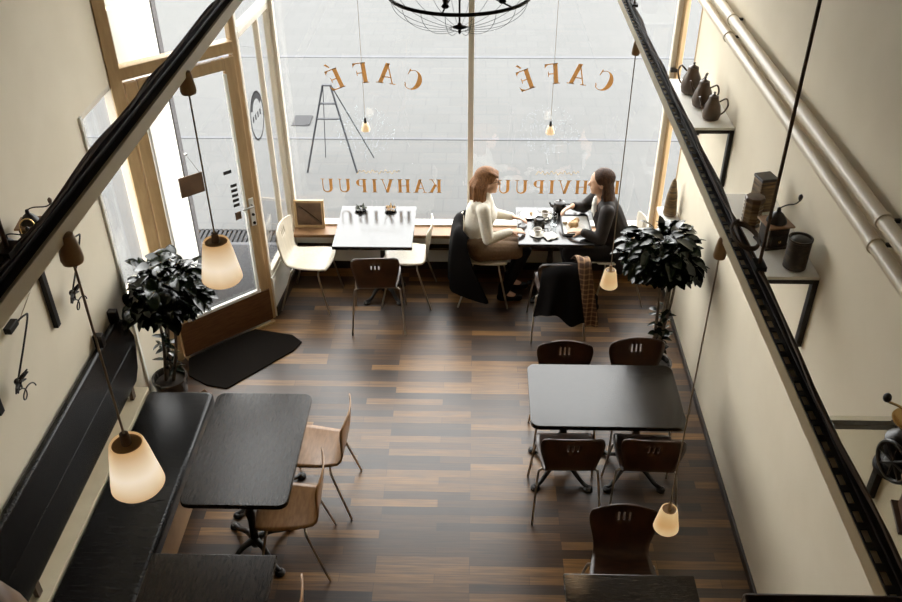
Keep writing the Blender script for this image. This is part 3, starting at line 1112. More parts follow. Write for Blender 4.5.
# ------------------------------------------------------------------ furniture builders
def shell_chair(mat, label, group, spread=0.0):
    """ply shell chair, local frame: seat faces +Y, origin on the floor under the seat centre"""
    root = empty('cafe_chair')
    tag(root, label, 'chair', group)
    # centre line of the shell (y, z, half width)
    prof = [(0.215, 0.432, 0.165), (0.205, 0.444, 0.185), (0.17, 0.452, 0.20), (0.08, 0.450, 0.205), (-0.03, 0.442, 0.195), (-0.11, 0.443, 0.18),
            (-0.155, 0.456, 0.170), (-0.182, 0.485, 0.166), (-0.197, 0.53, 0.170), (-0.207, 0.59, 0.182), (-0.217, 0.65, 0.197), (-0.223, 0.69, 0.205),
            (-0.2265, 0.715, 0.208), (-0.2285, 0.735, 0.208), (-0.231, 0.755, 0.207), (-0.235, 0.785, 0.200), (-0.2375, 0.802, 0.188), (-0.239, 0.810, 0.160)]
    us = [-1, -0.85, -0.65, -0.45, -0.3, -0.215, -0.165, -0.115, -0.065, 0.065, 0.115, 0.165, 0.215, 0.3, 0.45, 0.65, 0.85, 1]
    # three slots: columns [-.165,-.115], [-.025,.025], [.115,.165]
    us = [-1, -0.85, -0.65, -0.45, -0.3, -0.185, -0.125, -0.03, 0.03, 0.125, 0.185, 0.3, 0.45, 0.65, 0.85, 1]
    vs = []
    nv, nu = len(prof), len(us)
    for j, (y, z, w) in enumerate(prof):
        back = max(0.0, min(1.0, (z - 0.5) / 0.3))
        for u in us:
            x = u * w
            dy = 0.030 * back * u * u          # back wraps forward a little
            dz = 0.0
            if j >= nv - 6:
                dz = -0.018 * u * u * (j - (nv - 6)) / 5
            if j <= 5:
                dz = 0.012 * u * u
            if j <= 1:
                dy -= 0.012 * u * u
            vs.append((x, y + dy, z + dz))
    fs = []
    slot = {(5, j) for j in (11, 12, 13)} | {(7, j) for j in (11, 12, 13)} | {(9, j) for j in (11, 12, 13)}
    for j in range(nv - 1):
        for i in range(nu - 1):
            if (i, j) in slot:
                continue
            fs.append((j * nu + i, j * nu + i + 1, (j + 1) * nu + i + 1, (j + 1) * nu + i))
    sh = MB().add(vs, fs)
    o = sh.build('shell', mat, root, smooth='all', solid=0.011)
    fr = MB()
    fr.tube([(-0.15, 0.13, 0.425), (0.15, 0.13, 0.425)], 0.008, 8)
    fr.tube([(-0.14, -0.10, 0.425), (0.14, -0.10, 0.425)], 0.008, 8)
    fr.build('seat_frame', 'chrome', root, smooth=True)
    for sx in (-1, 1):
        for y0, y1 in ((0.13, 0.225), (-0.10, -0.235)):
            MB().tube(bez([(sx * 0.135, y0, 0.425), (sx * 0.185, y0 + (y1 - y0) * 0.08, 0.415), (sx * 0.205, y0 + (y1 - y0) * 0.2, 0.36), (sx * 0.235, y1, 0.004)], 6), 0.0085, 8).build('leg', 'chrome', root, smooth=True)
    return root


def iron_base(root, x, y, ztop, rr_=0.27, feet=4, rot=PI / 4, along='x'):
    b = MB()
    b.lathe([(0.035, 0.06), (0.045, 0.09), (0.028, 0.13), (0.024, 0.3), (0.032, 0.36), (0.024, 0.42), (0.022, ztop - 0.12), (0.034, ztop - 0.09), (0.02, ztop - 0.06)], (x, y, 0), 18)
    b.build('column', 'castiron', root, smooth=True)
    for k in range(feet):
        a = rot + 2 * PI * k / feet
        c, s = math.cos(a), math.sin(a)
        pts = bez([(x + 0.02 * c, y + 0.02 * s, 0.11), (x + 0.10 * c, y + 0.10 * s, 0.10), (x + rr_ * 0.75 * c, y + rr_ * 0.75 * s, 0.035), (x + rr_ * c, y + rr_ * s, 0.022)], 6)
        m = MB().tube(pts, [0.026 - 0.010 * min(1, i / 10) for i in range(len(pts))], 10)
        m.lathe([(0.02, 0.0), (0.034, 0.004), (0.034, 0.016), (0.02, 0.028)], (x + rr_ * c, y + rr_ * s, 0.001), 14)
        m.build('foot', 'castiron', root, smooth=True)
    for k in (-1, 1):
        if along == 'x':
            e = [(x, y, ztop - 0.10), (x + k * 0.07, y, ztop - 0.085), (x + k * 0.13, y, ztop - 0.04), (x + k * 0.14, y, ztop - 0.004)]
        else:
            e = [(x, y, ztop - 0.10), (x, y + k * 0.07, ztop - 0.085), (x, y + k * 0.13, ztop - 0.04), (x, y + k * 0.14, ztop - 0.004)]
        MB().tube(bez(e, 6), 0.012, 8).build('yoke', 'castiron', root, smooth=True)


def table(name, x0, x1, y0, y1, bases, label, mat='tabletop', r=0.06, th=0.034, zt=0.74, group=None, along='x', rr_=0.27):
    root = empty(name, ((x0 + x1) / 2, (y0 + y1) / 2, 0))
    tag(root, label, 'table', group)
    a, b = (x1 - x0) / 2, (y1 - y0) / 2
    MB().prism(rrect(-a, a, -b, b, r), zt - th, zt).build('tabletop', mat, root, bevel=0.006, segs=3)
    for bx, by in bases:
        iron_base(root, bx - (x0 + x1) / 2, by - (y0 + y1) / 2, zt - th, rr_, along=along)
    return root


table('long_table', 0.40, 1.44, 4.37, 5.03, ((0.66, 4.70), (1.18, 4.70)), 'black wood table with rounded corners and four brown chairs, right side', group='black tables with iron feet', along='x')
table('long_table', -1.76, -1.10, 3.64, 4.67, ((-1.43, 3.92), (-1.43, 4.40)), 'black wood table with rounded corners in front of the bench', 'tabletopy', group='black tables with iron feet', along='x')
table('square_table', -1.80, -1.09, 2.55, 3.28, ((-1.45, 2.92),), 'sharp-cornered black table at the bottom left, end of the bench', 'tabletopy', r=0.008, group='black tables with iron feet', rr_=0.30)
table('square_table', 0.52, 1.24, 2.48, 3.19, ((0.88, 2.84),), 'sharp-cornered black table cut by the bottom edge, right side', 'tabletop', r=0.008, group='black tables with iron feet')
table('square_table', -1.235, -0.53, 6.62, 7.36, ((-0.83, 6.97),), 'empty glossy black table at the left window pane', 'glossblack', r=0.008, group='black tables with iron feet', rr_=0.22)
table('square_table', 0.40, 1.07, 6.69, 7.36, ((0.72, 7.03),), 'glossy black table by the right window pane, laid with coffee and food', 'glossblack', r=0.008, group='black tables with iron feet', rr_=0.22)

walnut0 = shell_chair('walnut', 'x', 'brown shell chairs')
tan0 = shell_chair('tanply', 'x', 'honey plywood shell chairs')
birch0 = shell_chair('birch', 'x', 'pale birch shell chairs')
used = set()


def place(proto, x, y, deg, label):
    if proto.name not in used:
        used.add(proto.name)
        proto.location = (x, y, 0)
        proto.rotation_euler = (0, 0, math.radians(deg))
        proto['label'] = label
        return proto
    return dup(proto, (x, y, 0), math.radians(deg), label)


# angle 0: the chair faces +Y (its back towards the camera)
place(birch0, -1.50, 6.88, -98, 'pale birch chair between the glazed door and the left window table')
place(birch0, -0.60, 6.97, 86, 'pale birch chair pushed under the right side of the left window table')
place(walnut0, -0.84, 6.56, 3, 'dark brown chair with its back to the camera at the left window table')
place(birch0, 0.11, 6.99, -92, 'chair by the window under the person in the cream sweater, coat over its back')
place(birch0, 1.33, 7.02, 93, 'pale chair under the person in black, next to the window post')
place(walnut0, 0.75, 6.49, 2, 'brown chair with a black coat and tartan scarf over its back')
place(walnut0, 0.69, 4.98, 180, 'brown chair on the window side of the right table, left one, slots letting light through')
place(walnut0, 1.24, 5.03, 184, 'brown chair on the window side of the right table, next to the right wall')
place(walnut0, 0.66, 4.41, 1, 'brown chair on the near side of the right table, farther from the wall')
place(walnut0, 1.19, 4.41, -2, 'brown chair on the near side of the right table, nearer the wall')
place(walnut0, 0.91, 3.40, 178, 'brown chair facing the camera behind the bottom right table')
place(tan0, -1.05, 4.44, 88, 'honey plywood chair at the bench table, the one farther from the camera')
place(tan0, -1.15, 3.90, 93, 'honey plywood chair at the bench table, the one nearer the camera')
place(tan0, -1.13, 2.93, 90, 'honey plywood chair at the bottom left table, only its rim showing')

# ------------------------------------------------------------------ bench
bn = empty('wall_bench', (-2.2, 3.0, 0))
tag(bn, 'long black upholstered bench along the left wall', 'bench')
MB().prism([(x + 2.2, y - 3.0) for x, y in rrect(-2.42, -1.92, 0.4, 5.02, 0.05)], 0.33, 0.45).build('seat_cushion', 'leather', bn, bevel=0.03, segs=4)
MB().box((-2.19 + 2.2, -0.35, 0.165), (0.46, 4.55, 0.33)).build('base', 'benchwood', bn, bevel=0.004)
MB().box((-1.945 + 2.2, -0.35, 0.20), (0.02, 4.5, 0.26)).build('front_board', 'benchwood', bn, bevel=0.004)
MB().box((-2.485 + 2.2, -0.3, 0.44), (0.12, 4.7, 0.03)).build('rear_ledge', 'railwhite', bn, bevel=0.004)
bk = MB()
poly = []
for z, y in ((0.53, 0.2), (0.53, 5.02), (0.60, 5.10), (0.78, 5.17), (0.86, 5.17), (1.06, 5.08), (1.13, 5.0), (1.13, 0.2)):
    poly.append((z, y))
n = len(poly)
vs = [(-2.535 + 2.2, y - 3.0, z) for z, y in poly] + [(-2.485 + 2.2, y - 3.0, z) for z, y in poly]
bk.add(vs, [tuple(range(n)), tuple(range(n, 2 * n))[::-1]] + [(i, (i + 1) % n, (i + 1) % n + n, i + n) for i in range(n)])
bk.build('backrest', 'leather', bn, bevel=0.02, segs=4)
MB().tube([(-2.484 + 2.2, -2.7, 0.83), (-2.484 + 2.2, 2.05, 0.83)], 0.004, 6).build('seam', 'leather', bn)
for y in (4.98, 4.70):
    MB().box((-2.51 + 2.2, y - 3, 1.16), (0.06, 0.05, 0.10)).build('bracket', 'blackmetal', bn, bevel=0.004)
for y in (4.92, 3.2, 1.5):
    MB().box((-2.50 + 2.2, y - 3, 0.50), (0.03, 0.05, 0.12)).build('bracket', 'darkwood', bn, bevel=0.003)

# door mat
o = MB().prism([(-2.10, 6.27), (-2.44, 5.95), (-2.38, 5.72), (-2.20, 5.60), (-2.02, 5.56), (-1.55, 6.08), (-1.50, 6.20), (-1.60, 6.30), (-1.95, 6.38)][::-1], 0.001, 0.014).build('door_mat', 'mat', bevel=0.004)
tag(o, 'black half-round door mat on the wood floor at the glazed door', 'door mat')

# ------------------------------------------------------------------ plants
def leaf(mb, base, dirv, L, wd, rr, droop=0.5):
    """one arched pointed leaf"""
    d = Vector(dirv).normalized()
    side = d.cross(Vector((0, 0, 1)))
    if side.length < 1e-3:
        side = Vector((1, 0, 0))
    side.normalize()
    side = (Matrix.Rotation(rr.uniform(-0.5, 0.5), 3, d) @ side)
    n = 5
    p = Vector(base)
    vs = []
    dirc = d.copy()
    for i in range(n + 1):
        t = i / n
        w = wd * math.sin(PI * min(1, t * 0.93 + 0.05)) ** 0.8
        nrm = side.cross(dirc).normalized()
        vs += [p - side * w / 2 + nrm * w * 0.14, p.copy(), p + side * w / 2 + nrm * w * 0.14]
        dirc = (dirc + Vector((0, 0, -droop / n))).normalized()
        p = p + dirc * L / n
    fs = []
    for i in range(n):
        a = i * 3
        fs += [(a, a + 1, a + 4, a + 3), (a + 1, a + 2, a + 5, a + 4)]
    mb.add(vs, fs)


def plant(x, y, potr, poth, c, rad, nleaf, seed, label, pot='ceramic', top=None, trunk_from=None, xmin=-99, xmax=99):
    rr = random.Random(seed)
    root = empty('potted_plant', (x, y, 0))
    tag(root, label, 'plant', 'indoor potted plants')
    p = MB().lathe([(potr * 0.72, 0.0), (potr * 0.8, 0.01), (potr, poth * 0.9), (potr * 1.06, poth * 0.92), (potr * 1.06, poth), (potr * 0.94, poth), (potr * 0.9, poth - 0.05), (0.003, poth - 0.045)], seg=30)
    p.build('pot', pot, root, smooth=True)
    MB().lathe([(potr * 0.9, poth - 0.05), (potr * 0.5, poth - 0.03), (0.003, poth - 0.025)], seg=24).build('soil', 'soil', root, smooth=True)
    c = Vector(c) - Vector((x, y, 0))
    lv = MB()
    for i in range(4):
        a = rr.uniform(0, 6.28)
        tip = c + Vector((rr.uniform(-0.5, 0.5) * rad[0], rr.uniform(-0.5, 0.5) * rad[1], rr.uniform(-0.1, 0.5) * rad[2]))
        b0 = Vector((0.03 * math.cos(a), 0.03 * math.sin(a), poth - 0.04))
        mid = b0.lerp(tip, 0.5) + Vector((rr.uniform(-0.04, 0.04), rr.uniform(-0.04, 0.04), 0))
        pts = bez([b0, mid, tip], 8)
        MB().tube(pts, [0.016 - 0.010 * k / len(pts) for k in range(len(pts))], 7).build('stem', 'bark', root, smooth=True)
        for k in range(7):
            q = b0.lerp(mid, rr.uniform(0.25, 1))
            a = rr.uniform(0, 6.28)
            leaf(lv, q, (math.cos(a), math.sin(a), rr.uniform(0, 0.6)), rr.uniform(0.08, 0.13), rr.uniform(0.03, 0.05), rr)
    for i in range(nleaf):
        u = Vector((rr.gauss(0, 1), rr.gauss(0, 1), rr.gauss(0, 1))).normalized()
        d = rr.random() ** 0.45
        q = c + Vector((u.x * rad[0], u.y * rad[1], u.z * rad[2])) * d
        dr = Vector((u.x + rr.uniform(-0.7, 0.7), u.y + rr.uniform(-0.7, 0.7), rr.uniform(-0.3, 0.45)))
        L_ = rr.uniform(0.11, 0.19)
        if x + q.x + dr.normalized().x * L_ < xmin:
            dr.x = abs(dr.x)
        if x + q.x + dr.normalized().x * L_ > xmax:
            dr.x = -abs(dr.x)
        leaf(lv, q, dr, L_, rr.uniform(0.06, 0.095), rr, rr.uniform(0.4, 1.1))
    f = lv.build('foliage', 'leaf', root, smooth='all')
    f['kind'] = 'stuff'
    return root


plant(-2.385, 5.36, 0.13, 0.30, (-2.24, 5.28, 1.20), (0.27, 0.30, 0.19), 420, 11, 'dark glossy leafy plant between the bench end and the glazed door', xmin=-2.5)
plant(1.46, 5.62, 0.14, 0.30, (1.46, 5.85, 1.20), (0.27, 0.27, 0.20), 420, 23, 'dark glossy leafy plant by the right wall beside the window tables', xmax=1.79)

# paper bag beside the left pot
rrb = random.Random(4)
bag = MB()
pts = []
for j, (s_, z) in enumerate(((0.06, 0.002), (0.065, 0.06), (0.06, 0.12), (0.07, 0.19), (0.075, 0.23))):
    for k in range(12):
        a = 2 * PI * k / 12
        rr_ = s_ * (1 + rrb.uniform(-0.15, 0.15)) * (1.12 if k % 3 == 0 else 0.95)
        pts.append((rr_ * math.cos(a), rr_ * math.sin(a) * 0.8, z + rrb.uniform(-0.01, 0.01) * (j > 0)))
fs = [tuple(range(12))[::-1]]
for j in range(4):
    for k in range(12):
        fs.append((j * 12 + k, j * 12 + (k + 1) % 12, (j + 1) * 12 + (k + 1) % 12, (j + 1) * 12 + k))
bag.add(pts, fs)
o = bag.build('paper_bag', 'kraft', solid=0.003)
o.location = (-2.10, 5.22, 0.0)
tag(o, 'crumpled brown paper bag on the floor between the left plant pot and door mat', 'bag')

# framed board on the sill
fb = empty('framed_board', (-1.56, 7.375, 0.495))
tag(fb, 'small dark board in a wooden frame leaning on the sill in the left corner', 'framed board')
RB = Matrix.Rotation(math.radians(-6), 4, 'X')
m = MB()
for c, d in (((-0.13, 0, 0.14), (0.025, 0.03, 0.28)), ((0.13, 0, 0.14), (0.025, 0.03, 0.28)), ((0, 0, 0.0125), (0.235, 0.03, 0.025)), ((0, 0, 0.2675), (0.235, 0.03, 0.025))):
    m.box(c, d, RB)
m.build('frame', 'tanframe', fb, bevel=0.003)
MB().box((0, 0.004, 0.14), (0.24, 0.012, 0.24), RB).build('panel', 'boardbrown', fb)
MB().beam(RB @ Vector((-0.10, -0.008, 0.22)), RB @ Vector((0.11, -0.008, 0.04)), 0.006, 0.02).build('brace', 'darkwood', fb)


# ------------------------------------------------------------------ wall shelves
def wall_shelf(y0, y1, side, label, board='white', z=2.23, dep=0.30, drop=0.44):
    xw = XR if side > 0 else XL
    root = empty('wall_shelf', (xw, (y0 + y1) / 2, z))
    tag(root, label, 'shelf', 'wall shelves with black brackets')
    L_ = y1 - y0
    MB().box((-side * dep / 2, 0, -0.010), (dep - 0.005, L_, 0.02)).build('board', board, root, bevel=0.003)
    for yy in (-L_ / 2 + 0.02, L_ / 2 - 0.02):
        m = MB()
        m.box((-side * dep / 2, yy, -0.035), (dep, 0.03, 0.028))
        m.box((-side * 0.016, yy, -0.02 - drop / 2), (0.03, 0.045, drop))
        m.build('bracket', 'blackmetal', root, bevel=0.003)
    m = MB().box((-side * (dep - 0.007), 0, -0.035), (0.014, L_ - 0.07, 0.02))
    m.build('front_bar', 'blackmetal', root)
    return root


wall_shelf(5.82, 6.75, 1, 'wall shelf on the right wall nearest the window, holding three dark jugs')
wall_shelf(3.93, 4.85, 1, 'wall shelf in the middle of the right wall, holding tins and a coffee grinder')
wall_shelf(1.95, 2.86, 1, 'glass wall shelf on the right wall at the right edge of the photo', 'shelfglass')
wall_shelf(3.50, 4.33, -1, 'wall shelf on the left wall, half hidden behind the hung rail', 'white', dep=0.225, drop=0.64)


def jug(x, y, s, rz, label, lid=True):
    root = empty('jug', (x, y, 2.231), rz)
    tag(root, label, 'jug', 'dark jugs on the far right shelf')
    k = s
    MB().lathe([(0.05 * k, 0), (0.068 * k, 0.01 * k), (0.078 * k, 0.05 * k), (0.065 * k, 0.12 * k), (0.042 * k, 0.17 * k), (0.040 * k, 0.19 * k), (0.036 * k, 0.19 * k), (0.034 * k, 0.17 * k), (0.004, 0.165 * k)], seg=24).build('body', 'enamelbrown', root, smooth=True)
    pts = [(0.0, -0.045 * k + 0, 0.18 * k)]
    hp = [(0, 0.05 * k, 0.16 * k), (0, 0.10 * k, 0.19 * k), (0, 0.12 * k, 0.14 * k), (0, 0.10 * k, 0.08 * k), (0, 0.072 * k, 0.05 * k)]
    MB().tube(bez(hp, 6), 0.007 * k, 8).build('handle', 'enamelbrown', root, smooth=True)
    MB().tube(bez([(0, -0.06 * k, 0.08 * k), (0, -0.09 * k, 0.12 * k), (0, -0.115 * k, 0.18 * k)], 6), [0.014 * k] * 7 + [0.009 * k] * 6, 8).build('spout', 'enamelbrown', root, smooth=True)
    if lid:
        m = MB().lathe([(0.04 * k, 0.188 * k), (0.038 * k, 0.20 * k), (0.015 * k, 0.212 * k), (0.006 * k, 0.22 * k), (0.011 * k, 0.235 * k), (0.003, 0.24 * k)], seg=20)
        m.build('lid', 'enamelbrown', root, smooth=True)
    return root


jug(1.63, 6.46, 1.0, 0.9, 'dark enamel jug on the far right shelf, the one closest to the window')
jug(1.66, 6.20, 0.95, -2.2, 'dark enamel jug in the middle of the three on the far right shelf')
jug(1.68, 5.97, 0.85, -1.9, 'smallest dark jug, at the near end of the far right shelf')

# tins, grinder, canister on the middle shelf
t = empty('ribbed_tin', (1.585, 4.47, 2.231), 0.3)
tag(t, 'brown-gold banded tin on the middle right shelf, at the front left', 'tin')
m = MB()
m.lathe([(0.052, 0), (0.056, 0.004)] + [(0.056 - 0.004 * (i % 2), 0.01 + i * 0.011) for i in range(13)] + [(0.05, 0.16), (0.004, 0.162)], seg=8)
m.build('body', 'goldtin', t, bevel=0.001)
MB().lathe([(0.057, 0.16), (0.057, 0.178), (0.05, 0.184), (0.004, 0.186)], seg=8).build('lid', 'darkwood', t)
t = empty('square_tin', (1.69, 4.66, 2.231), 0.25)
tag(t, 'tall square brown tin on the middle right shelf, next to the wall', 'tin')
MB().box((0, 0, 0.10), (0.10, 0.10, 0.20)).build('body', 'goldtin', t, bevel=0.008)
MB().box((0, 0, 0.208), (0.104, 0.104, 0.02)).build('lid', 'tin', t, bevel=0.006)


def grinder(x, y, z, s, rz, label, wood='darkwood', crank=True, cast=False):
    root = empty('coffee_grinder', (x, y, z), rz)
    tag(root, label, 'coffee grinder', 'old hand coffee grinders')
    k = s
    MB().box((0, 0, 0.006 * k), (0.15 * k, 0.15 * k, 0.012 * k)).build('foot_plate', 'castiron' if cast else wood, root, bevel=0.003)
    MB().box((0, 0, 0.07 * k), (0.115 * k, 0.115 * k, 0.116 * k)).build('body', 'castiron' if cast else wood, root, bevel=0.004)
    d = MB().box((0, -0.06 * k, 0.05 * k), (0.08 * k, 0.012 * k, 0.055 * k)).build('drawer', 'castiron' if cast else wood, root, bevel=0.002)
    MB().ell((0, -0.073 * k, 0.05 * k), 0.009 * k, 10, 8).build('drawer_knob', 'brass', d, smooth='all')
    MB().box((0, 0, 0.134 * k), (0.15 * k, 0.15 * k, 0.012 * k)).build('top_plate', 'midwood', root, bevel=0.004)
    MB().lathe([(0.055 * k, 0.14 * k), (0.052 * k, 0.155 * k), (0.03 * k, 0.185 * k), (0.012 * k, 0.20 * k), (0.01 * k, 0.22 * k), (0.004, 0.225 * k)], seg=22).build('dome', 'blackmetal', root, smooth=True)
    if crank:
        m = MB().tube(bez([(0, 0, 0.22 * k), (0.04 * k, 0, 0.235 * k), (0.10 * k, 0.02, 0.225 * k), (0.13 * k, 0.03, 0.235 * k)], 5), 0.004 * k, 6)
        cr_ = m.build('crank', 'blackmetal', root, smooth=True)
        MB().lathe([(0.006 * k, 0.235 * k), (0.012 * k, 0.25 * k), (0.012 * k, 0.265 * k), (0.004 * k, 0.275 * k)], (0.13 * k, 0.03, 0), 12).build('crank_knob', wood, cr_, smooth=True)
    return root


grinder(1.655, 4.27, 2.231, 1.0, 0.2, 'black coffee grinder with brown wooden top plate, middle right shelf', 'tin')
t = empty('canister', (1.71, 4.03, 2.231))
tag(t, 'dark cylindrical tin canister at the near end of the middle right shelf', 'canister')
MB().lathe([(0.056, 0), (0.060, 0.004), (0.060, 0.165), (0.063, 0.168), (0.063, 0.178), (0.056, 0.178), (0.054, 0.165), (0.004, 0.164)], seg=30).build('body', 'tin', t, smooth=True)
MB().lathe([(0.053, 0.166), (0.040, 0.175), (0.012, 0.178), (0.004, 0.178)], seg=24).build('lid', 'blackmetal', t, smooth=True)

# objects on the near right shelf: cast grinder with a brass funnel
t = empty('lever_grinder', (1.68, 2.55, 2.231), 0.3)
tag(t, 'black iron coffee mill with a shiny brass funnel on the nearest right shelf', 'coffee mill')
MB().lathe([(0.085, 0), (0.085, 0.015), (0.05, 0.03), (0.04, 0.06), (0.07, 0.10), (0.075, 0.15), (0.045, 0.18), (0.03, 0.19), (0.004, 0.19)], seg=24).build('body', 'castiron', t, smooth=True)
MB().lathe([(0.02, 0.185), (0.03, 0.20), (0.075, 0.25), (0.078, 0.255), (0.072, 0.255), (0.03, 0.21), (0.004, 0.205)], seg=28).build('funnel', 'brass', t, smooth=True)
cr_ = MB().tube(bez([(0, 0, 0.20), (-0.04, 0.02, 0.30), (-0.10, 0.06, 0.33)], 6), 0.005, 7).build('crank', 'brass', t, smooth=True)
MB().ell((-0.10, 0.06, 0.345), (0.016, 0.016, 0.02), 12, 8).build('crank_knob', 'blackmetal', cr_, smooth='all')
wv = MB()
wv.tube([(-0.085, -0.05 + 0.08 * math.cos(2 * PI * i / 30), 0.11 + 0.08 * math.sin(2 * PI * i / 30)) for i in range(30)], 0.009, 8, closed=True)
for i in range(4):
    a = PI * i / 4
    wv.tube([(-0.085, -0.05 + 0.08 * math.cos(a), 0.11 + 0.08 * math.sin(a)), (-0.085, -0.05 - 0.08 * math.cos(a), 0.11 - 0.08 * math.sin(a))], 0.005, 6)
wv.tube([(-0.085, -0.05, 0.11), (-0.03, -0.05, 0.11)], 0.010, 8)
wv.build('flywheel', 'castiron', t, smooth=True)
t2 = grinder(1.66, 2.28, 2.231, 1.1, -0.2, 'dark wooden hand coffee grinder at the near end of the nearest right shelf')

grinder(-2.435, 4.20, 2.231, 0.95, 0.15, 'dark hand coffee grinder at the window end of the left wall shelf')
grinder(-2.435, 3.93, 2.231, 0.95, -0.2, 'black hand coffee grinder at the left edge of the photo on the left wall shelf', 'tin')
t = empty('wire_handle_pot', (-2.40, 4.07, 2.231))
# small kettle with a tall wire handle between the grinders
MB().lathe([(0.035, 0), (0.045, 0.01), (0.048, 0.05), (0.03, 0.09), (0.02, 0.10), (0.004, 0.11)], seg=20).build('body', 'enamelbrown', t, smooth=True)
MB().tube(bez([(-0.035, 0.02, 0.08), (-0.04, 0.03, 0.17), (0.0, 0.03, 0.21), (0.045, 0.02, 0.19), (0.04, 0.0, 0.08)], 7), 0.004, 7).build('handle', 'brass', t, smooth=True)
tag(t, 'small dark pot with an upright brass wire handle, on the left wall shelf', 'pot')


def wall_hook(y, z, label):
    """bent black rod on the wall ending in a spiky metal flower and a curled tail"""
    root = empty('wall_ornament', (XL, y, z))
    tag(root, label, 'wall ornament', 'bent black rods with spiky flowers on the left wall')
    MB().box((0.02, 0.06, 0.0), (0.04, 0.10, 0.04)).build('mount', 'blackmetal', root, bevel=0.004)
    MB().tube(bez([(0.03, 0.10, 0.0), (0.05, 0.17, 0.0), (0.055, 0.18, -0.02), (0.06, 0.04, -0.13), (0.06, -0.10, -0.24)], 7), 0.0055, 8).build('rod', 'blackmetal', root, smooth=True)
    sp = MB()
    c = Vector((0.06, -0.11, -0.25))
    for i in range(9):
        a = 2 * PI * i / 9
        d = Vector((0.4 * math.cos(a) + 0.3, math.sin(a), math.cos(a) * 0.9))
        pts = [c, c + d * 0.04, c + d * 0.075]
        sp.tube(pts, [0.012, 0.010, 0.004], 7)
    sp.ell(c, 0.022, 12, 8)
    sp.build('flower', 'blackmetal', root, smooth=True)
    cu = []
    for i in range(40):
        t_ = i / 39
        a = t_ * 2.6 * PI
        cu.append((0.06 + 0.02 * t_, -0.14 + 0.10 * t_ + 0.045 * math.sin(a), -0.33 - 0.03 * t_ + 0.035 * math.cos(a)))
    MB().tube(cu, 0.004, 7).build('curl', 'blackmetal', root, smooth=True)
    return root


wall_hook(4.62, 1.93, 'bent black rod with a spiky flower on the left wall, the one nearer the door')
wall_hook(3.80, 1.90, 'bent black rod with a spiky flower on the left wall, at the left edge')
wc = MB().tube(bez([(XL + 0.012, 4.55, 2.10), (XL + 0.012, 4.25, 1.97), (XL + 0.012, 3.95, 1.86)], 6), 0.003, 6).build('wall_cable', 'palecord', smooth=True)
tag(wc, 'thin pale cable running slanted along the left wall', 'cable')

# small parts near the right window corner: dark clip on post and cone basket
cb = MB().lathe([(0.05, 0), (0.06, 0.02), (0.045, 0.20), (0.02, 0.33), (0.004, 0.36)], (0, 0, 0), 20).build('wicker_cone', 'goldtin', smooth=True)
cb.location = (1.74, 6.95, 0.90)
tag(cb, 'tall brown woven cone standing on a small ledge behind the right plant', 'basket')
led = MB().box((1.735, 6.95, 0.885), (0.16, 0.3, 0.03)).build('wall_ledge', 'white', bevel=0.003)
tag(led, 'small white ledge on the right wall beside the window, mostly behind the plant', 'ledge')
ck = MB().box((1.70, 7.40, 2.06), (0.06, 0.05, 0.03)).build('post_clip', 'blackmetal', bevel=0.005)
tag(ck, 'small black clip fixed on the right window post', 'clip')

# step ladder outside
ld = empty('step_ladder', (-1.70, 9.75, -0.06))
tag(ld, 'thin grey folding step ladder standing on the street outside the left pane', 'ladder')
HZ = 1.05
for s_ in (-1, 1):
    MB().beam((s_ * 0.30, -0.12, 0.0), (s_ * 0.045, 0.0, HZ), 0.012, 0.02).build('front_rail', 'alu', ld)
    MB().beam((s_ * 0.30 + 0.16, 0.30, 0.0), (s_ * 0.045, 0.02, HZ), 0.008, 0.012).build('rear_rail', 'alu', ld)
for z in (0.66, 0.84):
    w = 0.30 - 0.255 * z / HZ
    MB().box((0, -0.12 * (1 - z / HZ), z), (2 * w, 0.035, 0.012)).build('step', 'alu', ld)
MB().box((0, 0.01, HZ), (0.11, 0.05, 0.015)).build('top_cap', 'alu', ld)

# brown wooden newel by the photographer
nw = MB().lathe([(0.10, 0.0), (0.10, 0.6), (0.095, 0.72), (0.07, 0.79), (0.03, 0.82), (0.003, 0.825)], seg=32).build('newel_post', 'tanply', smooth=True)
nw.location = (-0.582, 0.57, 3.2)
tag(nw, 'rounded brown wooden post cut by the bottom left corner of the photo', 'post')


# ------------------------------------------------------------------ people
def head(mb, c, f, r=1.0):
    """head centred at c, face towards f (unit, horizontal)"""
    c = Vector(c)
    f = Vector(f).normalized()
    sd = Vector((-f.y, f.x, 0))
    ang = math.atan2(f.y, f.x)
    R = Matrix.Rotation(ang, 3, 'Z')
    mb.ell(c + Vector((0, 0, 0.02)) * r, (0.095 * r, 0.074 * r, 0.098 * r), rot=R)
    mb.ell(c + f * 0.028 * r - Vector((0, 0, 0.045)) * r, (0.064 * r, 0.056 * r, 0.075 * r), rot=R)
    mb.ell(c + f * 0.060 * r - Vector((0, 0, 0.095)) * r, (0.026 * r, 0.028 * r, 0.022 * r), rot=R)     # chin
    mb.cap(c + f * 0.086 * r + Vector((0, 0, 0.012)) * r, c + f * 0.106 * r - Vector((0, 0, 0.026)) * r, 0.010 * r, 0.013 * r)   # nose
    mb.ell(c + f * 0.084 * r - Vector((0, 0, 0.062)) * r, (0.012 * r, 0.024 * r, 0.008 * r), rot=R)     # lips
    for s in (-1, 1):
        mb.ell(c + sd * s * 0.076 * r - f * 0.004 - Vector((0, 0, 0.012)) * r, (0.018 * r, 0.010 * r, 0.028 * r), rot=R)
        mb.ell(c + f * 0.078 * r + sd * s * 0.030 * r + Vector((0, 0, 0.028)) * r, (0.014 * r, 0.024 * r, 0.008 * r), rot=R)   # brow


